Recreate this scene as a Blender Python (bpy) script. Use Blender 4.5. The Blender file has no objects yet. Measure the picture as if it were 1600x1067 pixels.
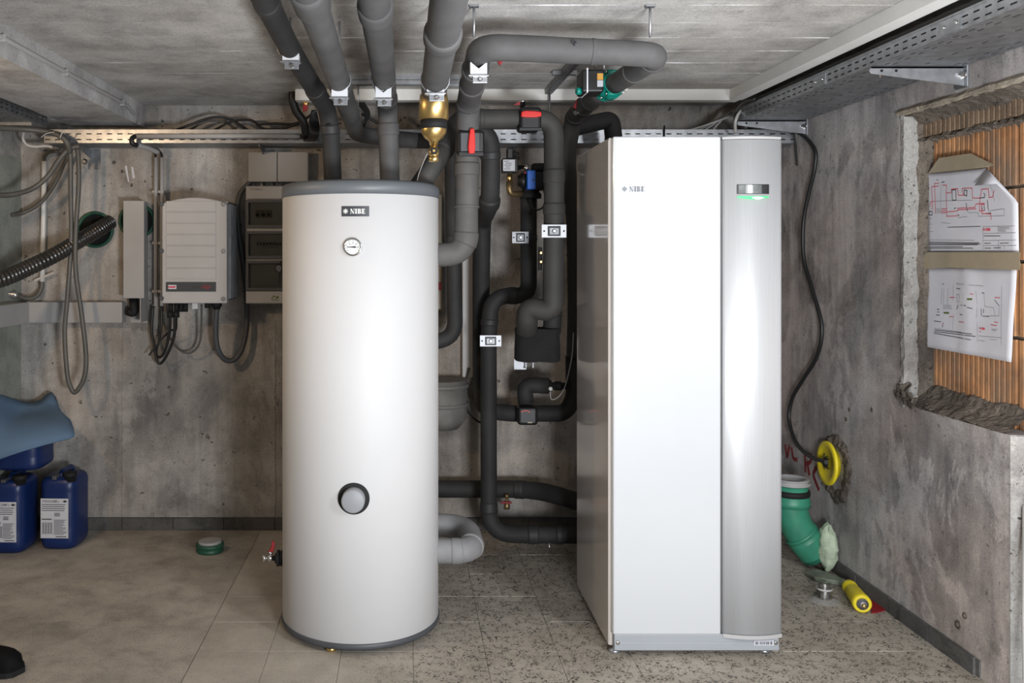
import bpy, math, random
from mathutils import Vector, Matrix, noise
random.seed(7)
S = bpy.context.scene
COL = S.collection
F, CX, CY, CH = 1391.0, 632.0, 400.0, 1.413      # focal length in px, vanishing point, eye height

# ------------------------------------------------------------------ camera, world, lamps, exposure
cam = bpy.data.cameras.new('camera'); camo = bpy.data.objects.new('camera', cam); COL.objects.link(camo)
camo.location = (0, 0, CH); camo.rotation_euler = (math.pi/2, 0, 0)
cam.sensor_width = 36; cam.lens = F/1600*36
cam.shift_x = (800-CX)/1600; cam.shift_y = -(533.5-CY)/1600; cam.clip_start = .05
S.camera = camo
W = bpy.data.worlds.new('world'); S.world = W; W.use_nodes = True
bg = W.node_tree.nodes['Background']; bg.inputs[0].default_value = (.84, .91, 1, 1); bg.inputs[1].default_value = .40
def lamp(name, loc, target, size, watts, color, spot=None, blend=.5, tall=None):
    L = bpy.data.lights.new(name, 'SPOT' if spot else 'AREA'); o = bpy.data.objects.new(name, L); COL.objects.link(o)
    o.location = loc; o.rotation_euler = (Vector(target)-Vector(loc)).to_track_quat('-Z', 'Y').to_euler()
    L.energy = watts; L.color = color
    if spot: L.spot_size = math.radians(spot); L.spot_blend = blend; L.shadow_soft_size = size
    else:
        L.size = size
        if tall: L.shape = 'RECTANGLE'; L.size_y = tall
    return o
lamp('key_work_light', (1.80, .80, 1.60), (0, 3.9, 1.0), .26, 39, (.97, .985, 1), tall=.9)
lamp('warm_lamp', (-1.90, 2.55, 1.98), (-.7, 4.3, 1.2), .12, 11, (1, .70, .42))
lamp('bounce_fill', (.75, .35, .75), (.85, 2.1, 2.19), .5, 120, (.95, .97, 1))  # fill added to brighten the ceiling, stands for no visible lamp
lamp('front_fill', (1.1, -1.3, 1.5), (.3, 3.5, 1.2), 1.0, 8, (.92, .96, 1))  # soft fill added from behind the camera, not a lamp of the place
S.view_settings.view_transform = 'Standard'; S.view_settings.look = 'None'
S.view_settings.exposure = -.17; S.view_settings.gamma = 1; S.view_settings.use_curve_mapping = False

# ------------------------------------------------------------------ materials
def srgb(r, g, b):
    f = lambda c: (c/255/12.92) if c/255 <= .04045 else ((c/255+.055)/1.055)**2.4
    return (f(r), f(g), f(b), 1)
def newmat(name):
    m = bpy.data.materials.new(name); m.use_nodes = True
    return m, m.node_tree.nodes, m.node_tree.links, m.node_tree.nodes['Principled BSDF']
def noise_node(N, L, vec, scale, detail=4, rough=.55, dist=0):
    n = N.new('ShaderNodeTexNoise'); n.inputs['Scale'].default_value = scale; n.inputs['Detail'].default_value = detail
    n.inputs['Roughness'].default_value = rough; n.inputs['Distortion'].default_value = dist
    L.new(vec, n.inputs['Vector']); return n.outputs['Fac']
def ramp(N, L, fac, stops):
    r = N.new('ShaderNodeValToRGB'); e = r.color_ramp.elements
    while len(e) < len(stops): e.new(.5)
    for i, (p, c) in enumerate(stops):
        e[i].position = p; e[i].color = c if len(c) == 4 else (*c, 1)
    L.new(fac, r.inputs[0]); return r.outputs[0]
def mix(N, L, fac, a, b, mode='MIX'):
    x = N.new('ShaderNodeMix'); x.data_type = 'RGBA'; x.blend_type = mode
    for sock, v in ((x.inputs[0], fac), (x.inputs[6], a), (x.inputs[7], b)):
        if hasattr(v, 'links'): L.new(v, sock)
        else: sock.default_value = v
    return x.outputs[2]
def mathn(N, L, op, a, b=0, c=None):
    x = N.new('ShaderNodeMath'); x.operation = op
    for s, v in zip(x.inputs, (a, b, c)):
        if v is None: continue
        if hasattr(v, 'links'): L.new(v, s)
        else: s.default_value = v
    return x.outputs[0]
def bump(N, L, bs, h, strength, dist=.01):
    b = N.new('ShaderNodeBump'); b.inputs['Strength'].default_value = strength; b.inputs['Distance'].default_value = dist
    L.new(h, b.inputs['Height']); L.new(b.outputs[0], bs.inputs['Normal'])
def world_vec(N, L, scale=(1, 1, 1)):
    g = N.new('ShaderNodeNewGeometry'); m = N.new('ShaderNodeMapping'); m.inputs['Scale'].default_value = scale
    L.new(g.outputs['Position'], m.inputs['Vector']); return m.outputs[0]
def plain(name, col, rough=.5, metal=0, var=.12, vscale=14, bmp=0, bscale=60, coat=0, spec=None):
    m, N, L, b = newmat(name)
    v = world_vec(N, L)
    n = noise_node(N, L, v, vscale, 3)
    lo = tuple(c*(1-var) for c in col[:3]); hi = tuple(min(1, c*(1+var)) for c in col[:3])
    L.new(ramp(N, L, n, [(.3, lo), (.7, hi)]), b.inputs['Base Color'])
    b.inputs['Roughness'].default_value = rough; b.inputs['Metallic'].default_value = metal
    if coat: b.inputs['Coat Weight'].default_value = coat; b.inputs['Coat Roughness'].default_value = .08
    if spec is not None: b.inputs['Specular IOR Level'].default_value = spec
    if bmp: bump(N, L, b, noise_node(N, L, v, bscale, 3), bmp, .004)
    return m
def concrete(name, base, light, dark, streak=.3, pits=.6, board=None, rough=.9, bstr=.35, warm=None, patch=.35):
    m, N, L, b = newmat(name); v = world_vec(N, L)
    big = noise_node(N, L, v, 1.6, 6, .62, .4)
    c = ramp(N, L, big, [(.34, dark), (.5, base), (.68, light)])
    med = noise_node(N, L, v, 7, 6, .65)
    pt = ramp(N, L, noise_node(N, L, world_vec(N, L, (1, 1, .62)), 2.1, 9, .66, .5), [(.49, (0, 0, 0)), (.515, (1, 1, 1))])
    c = mix(N, L, mathn(N, L, 'MULTIPLY', pt, patch), c, light if len(light) == 4 else (*light, 1))
    pd = ramp(N, L, noise_node(N, L, world_vec(N, L, (1.3, 1.3, .9)), 3.3, 9, .68, .3), [(.56, (0, 0, 0)), (.60, (1, 1, 1))])
    c = mix(N, L, mathn(N, L, 'MULTIPLY', pd, patch*.75), c, dark if len(dark) == 4 else (*dark, 1))
    c = mix(N, L, .55, c, ramp(N, L, med, [(.32, (.5, .5, .5)), (.5, (.95, .95, .95)), (.7, (1.22, 1.22, 1.2))]), 'MULTIPLY')
    if warm:
        w = noise_node(N, L, world_vec(N, L, (.9, .9, .7)), 1.1, 4, .6, .8)
        c = mix(N, L, ramp(N, L, w, [(.45, (0, 0, 0)), (.6, (1, 1, 1))]), c, warm, 'MULTIPLY')
    st = noise_node(N, L, world_vec(N, L, (9, 9, .8)), 2.2, 5, .6)
    c = mix(N, L, streak, c, ramp(N, L, st, [(.35, (.55, .55, .57)), (.55, (1, 1, 1)), (.75, (1.15, 1.15, 1.15))]), 'MULTIPLY')
    p = noise_node(N, L, v, 75, 3, .6)
    pm = ramp(N, L, p, [(.655, (0, 0, 0)), (.70, (1, 1, 1))])
    c = mix(N, L, mathn(N, L, 'MULTIPLY', pm, pits), c, (.035, .033, .03, 1))
    p2 = ramp(N, L, noise_node(N, L, v, 34, 2, .5), [(.71, (0, 0, 0)), (.74, (1, 1, 1))])
    c = mix(N, L, mathn(N, L, 'MULTIPLY', p2, pits), c, (.04, .037, .034, 1))
    fine = noise_node(N, L, v, 130, 4, .75)
    c = mix(N, L, .6, c, ramp(N, L, fine, [(.3, (.58, .58, .58)), (.7, (1.36, 1.36, 1.36))]), 'MULTIPLY')
    h = mathn(N, L, 'ADD', mathn(N, L, 'MULTIPLY', med, .6), mathn(N, L, 'MULTIPLY', fine, .25))
    h = mathn(N, L, 'SUBTRACT', h, mathn(N, L, 'MULTIPLY', pm, .5))
    if board:                                   # board-marked ceiling: lime streaks along the board joints
        sep = N.new('ShaderNodeSeparateXYZ'); L.new(v, sep.inputs[0])
        y = mathn(N, L, 'ADD', sep.outputs[1], mathn(N, L, 'MULTIPLY', noise_node(N, L, v, 2.5, 2), .02))
        fr = mathn(N, L, 'FRACT', mathn(N, L, 'DIVIDE', y, board), 0)
        d = mathn(N, L, 'ABSOLUTE', mathn(N, L, 'SUBTRACT', fr, .5), 0)
        line = mathn(N, L, 'LESS_THAN', d, .024)
        brk = ramp(N, L, noise_node(N, L, world_vec(N, L, (1.2, 8, 1)), 3.2, 4, .7), [(.47, (0, 0, 0)), (.60, (1, 1, 1))])
        xg = ramp(N, L, mathn(N, L, 'ADD', mathn(N, L, 'MULTIPLY', sep.outputs[0], .45), .5), [(.2, (.25, .25, .25)), (.75, (1, 1, 1))])
        brk = mathn(N, L, 'MULTIPLY', brk, xg)
        c = mix(N, L, mathn(N, L, 'MULTIPLY', mathn(N, L, 'MULTIPLY', line, brk), .9), c, (.86, .87, .89, 1))
        bid = mathn(N, L, 'FLOOR', mathn(N, L, 'ADD', mathn(N, L, 'DIVIDE', y, board), .5), 0)
        wn = N.new('ShaderNodeTexWhiteNoise'); wn.noise_dimensions = '1D'; L.new(bid, wn.inputs['W'])
        c = mix(N, L, .3, c, ramp(N, L, wn.outputs['Value'], [(0, (.82, .81, .79)), (1, (1.1, 1.1, 1.11))]), 'MULTIPLY')
        gr = noise_node(N, L, world_vec(N, L, (1.5, 40, 1)), 3, 4, .6)
        c = mix(N, L, .22, c, ramp(N, L, gr, [(.35, (.75, .75, .75)), (.65, (1.12, 1.12, 1.12))]), 'MULTIPLY')
    L.new(c, b.inputs['Base Color']); b.inputs['Roughness'].default_value = rough
    b.inputs['Specular IOR Level'].default_value = .25
    bump(N, L, b, h, bstr, .012)
    return m

M = {}
M['wall'] = concrete('back_wall_concrete', (.31, .295, .278), (.45, .435, .42), (.165, .16, .157), .4, .8, warm=(1.06, .98, .90, 1), patch=.4)
M['wallr'] = concrete('right_wall_concrete', (.36, .345, .34), (.54, .52, .515), (.18, .175, .178), .5, .5, warm=(1.06, .97, .92, 1), patch=.62)
M['walle'] = concrete('cut_concrete', (.36, .35, .33), (.5, .49, .47), (.17, .16, .16), .1, .9, bstr=.5)
M['ceil'] = concrete('board_marked_ceiling', (.50, .485, .465), (.60, .59, .575), (.36, .345, .33), .05, .25, board=.205, bstr=.2, patch=.12)
M['beam'] = concrete('beam_concrete', (.40, .39, .385), (.55, .55, .56), (.24, .235, .24), .1, .3, bstr=.2)
M['screed'] = concrete('dusty_screed', (.37, .335, .29), (.47, .43, .375), (.25, .23, .205), .0, .12, bstr=.3, patch=.3)
M['mortar'] = concrete('rough_mortar', (.12, .10, .082), (.20, .17, .14), (.05, .042, .037), .1, .8, bstr=1.2)
M['plaster'] = concrete('pale_plaster', (.27, .26, .245), (.37, .36, .34), (.13, .12, .11), .1, .9, bstr=.7)
M['sandy'] = concrete('sandy_mortar', (.33, .28, .22), (.42, .37, .3), (.2, .17, .14), .1, .3, bstr=.6)
M['skirt'] = concrete('skirting_tile', (.085, .083, .08), (.16, .155, .15), (.045, .045, .045), .1, .3, bstr=.3)
M['greenpaint'] = concrete('pale_green_paint', (.27, .285, .255), (.31, .325, .29), (.22, .23, .21), .1, .1, bstr=.1)

def tile_material():
    m, N, L, b = newmat('terrazzo_tile'); v = world_vec(N, L)
    base = ramp(N, L, noise_node(N, L, v, 3, 5, .6), [(.35, (.27, .24, .20)), (.65, (.42, .38, .325))])
    ch = N.new('ShaderNodeTexVoronoi'); ch.inputs['Scale'].default_value = 190; L.new(v, ch.inputs['Vector'])
    sp = N.new('ShaderNodeSeparateColor'); L.new(ch.outputs['Color'], sp.inputs[0])
    dk = ramp(N, L, sp.outputs[0], [(.62, (0, 0, 0)), (.66, (1, 1, 1))])
    blot = ramp(N, L, noise_node(N, L, v, 26, 3, .6), [(.42, (0, 0, 0)), (.56, (1, 1, 1))])
    c = mix(N, L, mathn(N, L, 'MULTIPLY', mathn(N, L, 'MULTIPLY', dk, blot), .9), base, (.035, .032, .028, 1))
    lt = ramp(N, L, sp.outputs[1], [(.84, (0, 0, 0)), (.87, (1, 1, 1))])
    c = mix(N, L, mathn(N, L, 'MULTIPLY', lt, .6), c, (.42, .38, .32, 1))
    sep = N.new('ShaderNodeSeparateXYZ'); L.new(v, sep.inputs[0])
    w = mathn(N, L, 'ADD', sep.outputs[0], mathn(N, L, 'MULTIPLY', noise_node(N, L, v, 2.6, 5, .65), .9))
    dust = ramp(N, L, mathn(N, L, 'ADD', w, .0), [(.10, (1, 1, 1)), (.72, (0, 0, 0))])
    dn = ramp(N, L, noise_node(N, L, v, 5, 6, .65), [(.3, (.33, .295, .25)), (.7, (.48, .44, .38))])
    dn = mix(N, L, .35, dn, ramp(N, L, noise_node(N, L, v, 150, 3, .7), [(.3, (.65, .65, .65)), (.7, (1.25, 1.25, 1.25))]), 'MULTIPLY')
    c = mix(N, L, mathn(N, L, 'MULTIPLY', dust, .88), c, dn)
    L.new(c, b.inputs['Base Color']); b.inputs['Roughness'].default_value = .75; b.inputs['Specular IOR Level'].default_value = .3
    bump(N, L, b, noise_node(N, L, v, 90, 3), .2, .004)
    return m
M['tile'] = tile_material()
def brick_material():
    m, N, L, b = newmat('clay_block'); v = world_vec(N, L)
    c = ramp(N, L, noise_node(N, L, v, 5, 5, .65), [(.3, (.20, .095, .04)), (.5, (.40, .19, .08)), (.7, (.54, .28, .125))])
    c = mix(N, L, ramp(N, L, noise_node(N, L, world_vec(N, L, (1, 1, .5)), 9, 4, .6), [(.42, (0, 0, 0)), (.66, (.85, .85, .85))]), c, (.16, .12, .088, 1))
    L.new(c, b.inputs['Base Color']); b.inputs['Roughness'].default_value = .9
    bump(N, L, b, noise_node(N, L, v, 80, 3), .4, .004); return m
M['brick'] = brick_material()
M['brick_dirty'] = concrete('mortar_smeared_clay', (.20, .14, .095), (.31, .225, .15), (.09, .065, .05), .5, .3, bstr=.5)

M['foam'] = plain('dark_foam_insulation', (.026, .0258, .0262), .72, 0, .22, 9, .12, 120, spec=.4)
M['foam_mid'] = plain('grey_foam_insulation', (.082, .081, .082), .7, 0, .18, 9, .12, 120, spec=.4)
M['foam_g'] = plain('brownish_grey_foam', (.047, .045, .043), .7, 0, .18, 9, .12, 120)
M['foam_riser'] = plain('riser_grey_foam', (.090, .086, .082), .7, 0, .15, 9, .12, 120)  # riser foam in a brownish mid grey
M['foam_lit'] = plain('lit_grey_foam', (.22, .22, .225), .7, 0, .12, 9, .12, 120)  # same pipe foam made lighter, its lit look put into the colour
M['tape'] = plain('foam_tape', (.026, .026, .027), .6, 0, .15, 9, .1, 90)
M['tape_light'] = plain('grey_foam_tape', (.13, .125, .12), .6, 0, .15, 9, .1, 90)
M['white_coat'] = plain('white_vinyl_coat', (.58, .58, .585), .55, 0, .015, 3, .05, 220)
M['white_gloss'] = plain('white_enamel', (.50, .515, .53), .22, 0, .01, 3, coat=.5)
M['side_enamel'] = plain('grey_beige_enamel', (.60, .56, .52), .16, 0, .02, 3, coat=.8)
M['grey_plastic'] = plain('grey_plastic', (.20, .21, .225), .5, 0, .05, 5)
M['plinth_grey'] = plain('plinth_grey', (.30, .32, .345), .45, 0, .03, 5)
M['plug_grey'] = plain('plug_grey', (.27, .28, .30), .5, 0, .03, 5)
M['light_plastic'] = plain('light_grey_plastic', (.40, .395, .395), .5, 0, .05, 5)
M['trunk_grey'] = plain('grey_trunking', (.34, .335, .335), .5, 0, .05, 5)
M['drain_grey'] = plain('dark_grey_drain', (.15, .145, .135), .6, 0, .2, 12)  # drain plastic in a darker, mottled grey
M['white_plastic'] = plain('white_plastic', (.68, .68, .66), .45, 0, .05, 5)
M['dark_plastic'] = plain('black_plastic', (.007, .007, .008), .45, 0, .1, 5)
M['rubber'] = plain('black_rubber', (.004, .004, .005), .75, 0, .1, 5)
M['felt'] = plain('black_foam_wrap', (.010, .010, .010), .9, 0, .3, 18, .3, 160)
M['cable_black'] = plain('black_cable', (.010, .010, .011), .5, 0, .1, 5)
M['cable_grey'] = plain('grey_cable', (.088, .084, .076), .5, 0, .12, 8)
M['cable_pale'] = plain('pale_cable', (.50, .49, .47), .5, 0, .1, 8)
M['cable_dark'] = plain('dark_grey_cable', (.060, .064, .072), .5, 0, .1, 8)
M['hose'] = plain('black_corrugated_hose', (.030, .028, .026), .25, 0, .3, 12)
M['zinc'] = plain('galvanised_steel', (.44, .455, .48), .32, .85, .18, 30)
M['zinc_dull'] = plain('dull_galvanised_steel', (.26, .27, .285), .5, .8, .22, 24)
M['zinc_white'] = plain('bright_zinc', (.74, .76, .80), .45, .1, .05, 10)
M['steel'] = plain('chrome', (.68, .68, .68), .16, 1, .04, 10)
M['brass'] = plain('brass', (.74, .52, .21), .34, 1, .15, 16)
M['brass_dull'] = plain('aged_brass', (.24, .17, .085), .45, .8, .2, 20)
M['red'] = plain('red_plastic', (.62, .018, .014), .4, 0, .05, 6)
M['dark_red'] = plain('dark_red_plastic', (.26, .010, .016), .5, 0, .15, 8)
M['graffiti'] = plain('red_marker_paint', (.20, .018, .020), .8, 0, .25, 30)
M['teal'] = plain('teal_cast_iron', (.0, .215, .165), .42, 0, .1, 14)
M['drain'] = plain('green_drain_plastic', (.035, .215, .135), .45, 0, .2, 10)
M['drain_dark'] = plain('dark_green_plastic', (.014, .075, .045), .5, 0, .2, 12)
M['mint'] = plain('mint_foam', (.42, .50, .37), .9, 0, .2, 18, .8, 50)
M['mint_dark'] = plain('dark_mint_foam', (.16, .18, .14), .9, 0, .3, 18, .8, 50)  # mint foam in a darker tone
M['yellow'] = plain('yellow_plastic', (.72, .58, .02), .45, 0, .08, 8)
M['blue'] = plain('blue_plastic', (.008, .105, .47), .4, 0, .05, 6)
M['can'] = plain('blue_canister_plastic', (.006, .021, .10), .38, 0, .12, 6)
M['sheet'] = plain('dusty_blue_sheet', (.095, .16, .255), .85, 0, .08, 6, .2, 30)
M['paper'] = plain('paper', (.58, .58, .62), .8, 0, .03, 12)
M['paper_label'] = plain('label_paper', (.55, .56, .60), .6, 0, .05, 10)
M['ink'] = plain('ink', (.035, .035, .04), .7, 0, .05, 10)
M['ink_light'] = plain('grey_ink', (.20, .20, .22), .7, 0, .05, 10)
M['ink_red'] = plain('red_ink', (.58, .035, .07), .7, 0, .05, 10)
M['ink_green'] = plain('olive_ink', (.09, .14, .02), .7, 0, .05, 10)
M['ink_gold'] = plain('amber_print', (.66, .34, .06), .6, 0, .05, 10)
M['logo_grey'] = plain('logo_grey', (.13, .14, .165), .5, 0, .02, 10)
M['plate'] = plain('dark_name_plate', (.040, .044, .052), .4, 0, .05, 10)
M['packing'] = plain('brown_packing_tape', (.33, .275, .195), .3, 0, .08, 12, .2, 25, spec=.4)
M['leather'] = plain('black_leather', (.003, .003, .0035), .7, 0, .2, 30, .2, 200, spec=.15)
M['lid_grey'] = plain('tank_lid_grey', (.125, .138, .152), .45, 0, .05, 5)
M['hole_shade'] = plain('dark_void', (.004, .004, .004), .95, 0, .1, 5)  # near-black colour standing in for the shade inside openings
M['wood'] = plain('dirty_board', (.075, .065, .055), .85, 0, .3, 9, .3, 60)
def brushed():
    m, N, L, b = newmat('brushed_aluminium')
    n = noise_node(N, L, world_vec(N, L, (90, 90, .6)), 6, 3)
    L.new(ramp(N, L, n, [(.3, (.50, .51, .525)), (.7, (.55, .56, .575))]), b.inputs['Base Color'])
    b.inputs['Metallic'].default_value = .25; b.inputs['Roughness'].default_value = .40
    b.inputs['Anisotropic'].default_value = .75; b.inputs['Anisotropic Rotation'].default_value = .25
    t = N.new('ShaderNodeTangent'); t.direction_type = 'RADIAL'; t.axis = 'Z'; L.new(t.outputs[0], b.inputs['Tangent'])
    bump(N, L, b, n, .02, .002); return m
M['alu'] = brushed()
def emit(name, col, s):
    m, N, L, b = newmat(name); b.inputs['Base Color'].default_value = (*col, 1)
    b.inputs['Emission Color'].default_value = (*col, 1); b.inputs['Emission Strength'].default_value = s; return m
M['led'] = emit('green_led', (.04, .50, .16), .55)
M['led_hot'] = emit('white_green_led', (.6, 1, .7), 1.0)
M['screen'] = plain('display_screen', (.16, .17, .17), .12, 0, .25, 30)
def pane(name, tint, gloss):
    m, N, L, b = newmat(name); t = N.new('ShaderNodeBsdfTransparent'); t.inputs[0].default_value = (*tint, 1)
    g = N.new('ShaderNodeBsdfGlossy'); g.inputs['Roughness'].default_value = .06; x = N.new('ShaderNodeMixShader'); x.inputs[0].default_value = gloss
    L.new(t.outputs[0], x.inputs[1]); L.new(g.outputs[0], x.inputs[2]); L.new(x.outputs[0], N['Material Output'].inputs[0]); return m
M['smoke'] = pane('smoked_window', (.74, .74, .72), .04)
M['clear'] = pane('clear_plastic', (.80, .82, .81), .3)

# ------------------------------------------------------------------ building helpers
def P(x, y, d):                                   # photo pixel at distance d -> point of the room
    return Vector(((x-CX)*d/F, d, CH-(y-CY)*d/F))
def fl(y): return F*CH/(y-CY)                     # distance of a floor point seen at row y
class MB:
    def __init__(s): s.v = []; s.f = []; s.sm = []
    def add(s, vs, fs, smooth=False):
        k = len(s.v); s.v += [Vector(v) for v in vs]
        for f in fs: s.f.append([i+k for i in f]); s.sm.append(smooth)
        return s
    def box(s, a, b, rot=None, piv=None):
        x0, y0, z0 = a; x1, y1, z1 = b
        vs = [Vector(p) for p in ((x0,y0,z0),(x1,y0,z0),(x1,y1,z0),(x0,y1,z0),(x0,y0,z1),(x1,y0,z1),(x1,y1,z1),(x0,y1,z1))]
        if rot is not None:
            c = Vector(piv) if piv is not None else sum(vs, Vector())/8
            vs = [rot @ (v-c) + c for v in vs]
        return s.add(vs, [(0,3,2,1),(4,5,6,7),(0,1,5,4),(1,2,6,5),(2,3,7,6),(3,0,4,7)])
    def boxc(s, c, d, rot=None):
        return s.box([c[i]-d[i]/2 for i in range(3)], [c[i]+d[i]/2 for i in range(3)], rot)
    def sweep(s, path, rad, seg=20, cap=True):
        path = [Vector(p) for p in path]; n = len(path)
        if not hasattr(rad, '__len__'): rad = [rad]*n
        t0 = (path[1]-path[0]).normalized()
        u = t0.orthogonal().normalized(); k = len(s.v)
        for i, p in enumerate(path):
            t = (path[min(i+1, n-1)]-path[max(i-1, 0)]).normalized()
            u = (u - t*u.dot(t)).normalized(); w = t.cross(u)
            for j in range(seg):
                a = 2*math.pi*j/seg
                s.v.append(p + (u*math.cos(a)+w*math.sin(a))*rad[i])
        for i in range(n-1):
            for j in range(seg):
                a, b = k+i*seg+j, k+i*seg+(j+1) % seg
                s.f.append([a, b, b+seg, a+seg]); s.sm.append(True)
        if cap:
            s.f.append([k+j for j in range(seg)][::-1]); s.sm.append(False)
            s.f.append([k+(n-1)*seg+j for j in range(seg)]); s.sm.append(False)
        return s
    def lathe(s, base, axis, prof, seg=24, cap=True):       # prof: (along, radius)
        axis = Vector(axis).normalized(); base = Vector(base)
        u = axis.orthogonal().normalized(); w = axis.cross(u); k = len(s.v)
        for h, r in prof:
            for j in range(seg):
                a = 2*math.pi*j/seg
                s.v.append(base+axis*h+(u*math.cos(a)+w*math.sin(a))*max(r, 1e-5))
        for i in range(len(prof)-1):
            for j in range(seg):
                a, b = k+i*seg+j, k+i*seg+(j+1) % seg
                s.f.append([a, b, b+seg, a+seg]); s.sm.append(True)
        if cap:
            s.f.append([k+j for j in range(seg)][::-1]); s.sm.append(False)
            m = k+(len(prof)-1)*seg
            s.f.append([m+j for j in range(seg)]); s.sm.append(False)
        return s
    def cyl(s, a, b, r, seg=16):
        a = Vector(a); b = Vector(b)
        return s.lathe(a, b-a, [(0, r), ((b-a).length, r)], seg)
    def prism(s, pts, off):                        # planar outline + offset vector
        pts = [Vector(p) for p in pts]; n = len(pts); off = Vector(off)
        return s.add(pts+[p+off for p in pts], [list(range(n))[::-1], [n+i for i in range(n)]] + [(i, (i+1) % n, n+(i+1) % n, n+i) for i in range(n)])
    def grid(s, rows, smooth=True):
        r, c = len(rows), len(rows[0])
        return s.add([p for row in rows for p in row], [(i*c+j, i*c+j+1, (i+1)*c+j+1, (i+1)*c+j) for i in range(r-1) for j in range(c-1)], smooth)
    def mesh(s, name, m):
        me = bpy.data.meshes.new(name); me.from_pydata([tuple(v) for v in s.v], [], s.f); me.update()
        for p, q in zip(me.polygons, s.sm): p.use_smooth = q
        import bmesh
        bm = bmesh.new(); bm.from_mesh(me); bmesh.ops.recalc_face_normals(bm, faces=bm.faces); bm.to_mesh(me); bm.free()
        me.materials.append(M[m] if isinstance(m, str) else m)
        return me
    def build(s, name, m, parent=None, bevel=0, solid=0, seg=2):
        o = bpy.data.objects.new(name, s.mesh(name, m)); COL.objects.link(o)
        put(o, parent)
        if solid: x = o.modifiers.new('s', 'SOLIDIFY'); x.thickness = solid; x.offset = 0
        if bevel:
            x = o.modifiers.new('b', 'BEVEL'); x.width = bevel; x.segments = seg; x.limit_method = 'ANGLE'; x.angle_limit = math.radians(40)
            x.harden_normals = False
        return o
def put(o, parent):
    if parent is not None:
        o.parent = parent
        if parent.type == 'EMPTY': o.location = -parent.location
def thing(name, label, cat, loc, group=None):
    o = bpy.data.objects.new(name, None); COL.objects.link(o); o.empty_display_size = .05
    o.location = loc; o['label'] = label; o['category'] = cat
    if group: o['group'] = group
    return o
def tag(o, label, cat, group=None, kind=None):
    o['label'] = label; o['category'] = cat
    if group: o['group'] = group
    if kind: o['kind'] = kind
    return o
def struct(o, label=None, cat=None):
    o['kind'] = 'structure'
    if label: o['label'] = label
    if cat: o['category'] = cat
    return o
def rnd(pts, r, n=8):                             # polyline with rounded corners; r one value or one per inner corner
    pts = [Vector(p) for p in pts]; out = [pts[0]]
    for i in range(1, len(pts)-1):
        a, b, c = pts[i-1:i+2]
        ri = r[i-1] if hasattr(r, '__len__') else r
        d1, d2 = (a-b), (c-b)
        q = min(ri, d1.length*.49, d2.length*.49)
        p0, p1 = b+d1.normalized()*q, b+d2.normalized()*q
        for k in range(n+1):
            t = k/n; out.append(p0*(1-t)**2 + b*2*t*(1-t) + p1*t*t)
    out.append(pts[-1]); return out
def spline(pts, n=8):                             # Catmull-Rom through the points
    pts = [Vector(p) for p in pts]; q = [pts[0]*2-pts[1]]+pts+[pts[-1]*2-pts[-2]]; out = []
    for i in range(1, len(q)-2):
        a, b, c, d = q[i-1:i+3]
        for k in range(n):
            t = k/n
            out.append(.5*((2*b)+(c-a)*t+(2*a-5*b+4*c-d)*t*t+(3*b-a-3*c+d)*t**3))
    out.append(pts[-1]); return out
def along(a, b, t): return Vector(a)*(1-t)+Vector(b)*t
_txt = {}
def text(name, s, size, m, parent, origin, ux, uy, align='LEFT', thick=0.0004, xs=1):
    cu = bpy.data.curves.new(name, 'FONT'); cu.body = s; cu.size = size; cu.align_x = align; cu.extrude = thick; cu.resolution_u = 2
    t = bpy.data.objects.new(name, cu); COL.objects.link(t)
    dg = bpy.context.evaluated_depsgraph_get()
    me = bpy.data.meshes.new_from_object(t.evaluated_get(dg)); bpy.data.objects.remove(t)
    ux = Vector(ux).normalized(); uy = Vector(uy).normalized(); uz = ux.cross(uy); o0 = Vector(origin)
    for v in me.vertices: v.co = o0+ux*v.co.x*xs+uy*v.co.y+uz*v.co.z
    me.materials.clear(); me.materials.append(M[m]); me.name = name
    o = bpy.data.objects.new(name, me); COL.objects.link(o); put(o, parent); return o
def glyphs():                                     # fat-face serif lettering, unit height, as outlines
    out = []; x = 0
    out += [[(x,1),(x+.36,1),(x+.98,0),(x+.70,0)], [(x+.10,0),(x+.20,0),(x+.20,.82),(x+.10,.92)], [(x+.88,.1),(x+.98,.05),(x+.98,1),(x+.88,1)],
            [(x,0),(x+.32,0),(x+.32,.09),(x,.09)], [(x+.78,.91),(x+1.1,.91),(x+1.1,1),(x+.78,1)]]; x += 1.2
    out += [[(x+.08,0),(x+.48,0),(x+.48,1),(x+.08,1)], [(x,0),(x+.56,0),(x+.56,.09),(x,.09)], [(x,.91),(x+.56,.91),(x+.56,1),(x,1)]]; x += .68
    out += [[(x+.06,0),(x+.46,0),(x+.46,1),(x+.06,1)], [(x,0),(x+.5,0),(x+.5,.09),(x,.09)], [(x,.91),(x+.5,.91),(x+.5,1),(x,1)]]
    for z0, z1, w in ((.52, 1, .38), (0, .52, .46)):
        c, h = (z0+z1)/2, (z1-z0)/2
        for k in range(8):
            a0, a1 = -math.pi/2+math.pi*k/8, -math.pi/2+math.pi*(k+1)/8
            f = lambda a, e, g: (x+.5+math.cos(a)*e, c+math.sin(a)*g)
            out.append([f(a0, w, h), f(a1, w, h), f(a1, .07, h-.05), f(a0, .07, h-.05)])
    x += 1.06
    out += [[(x+.06,0),(x+.46,0),(x+.46,1),(x+.06,1)], [(x,0),(x+.8,0),(x+.8,.09),(x,.09)], [(x,.91),(x+.78,.91),(x+.78,1),(x,1)],
            [(x+.78,.95),(x+.60,.95),(x+.78,.60)], [(x+.80,.05),(x+.60,.05),(x+.80,.42)], [(x+.46,.46),(x+.64,.46),(x+.64,.56),(x+.46,.56)], [(x+.64,.36),(x+.64,.68),(x+.56,.52)]]
    return out, x+.82
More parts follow.
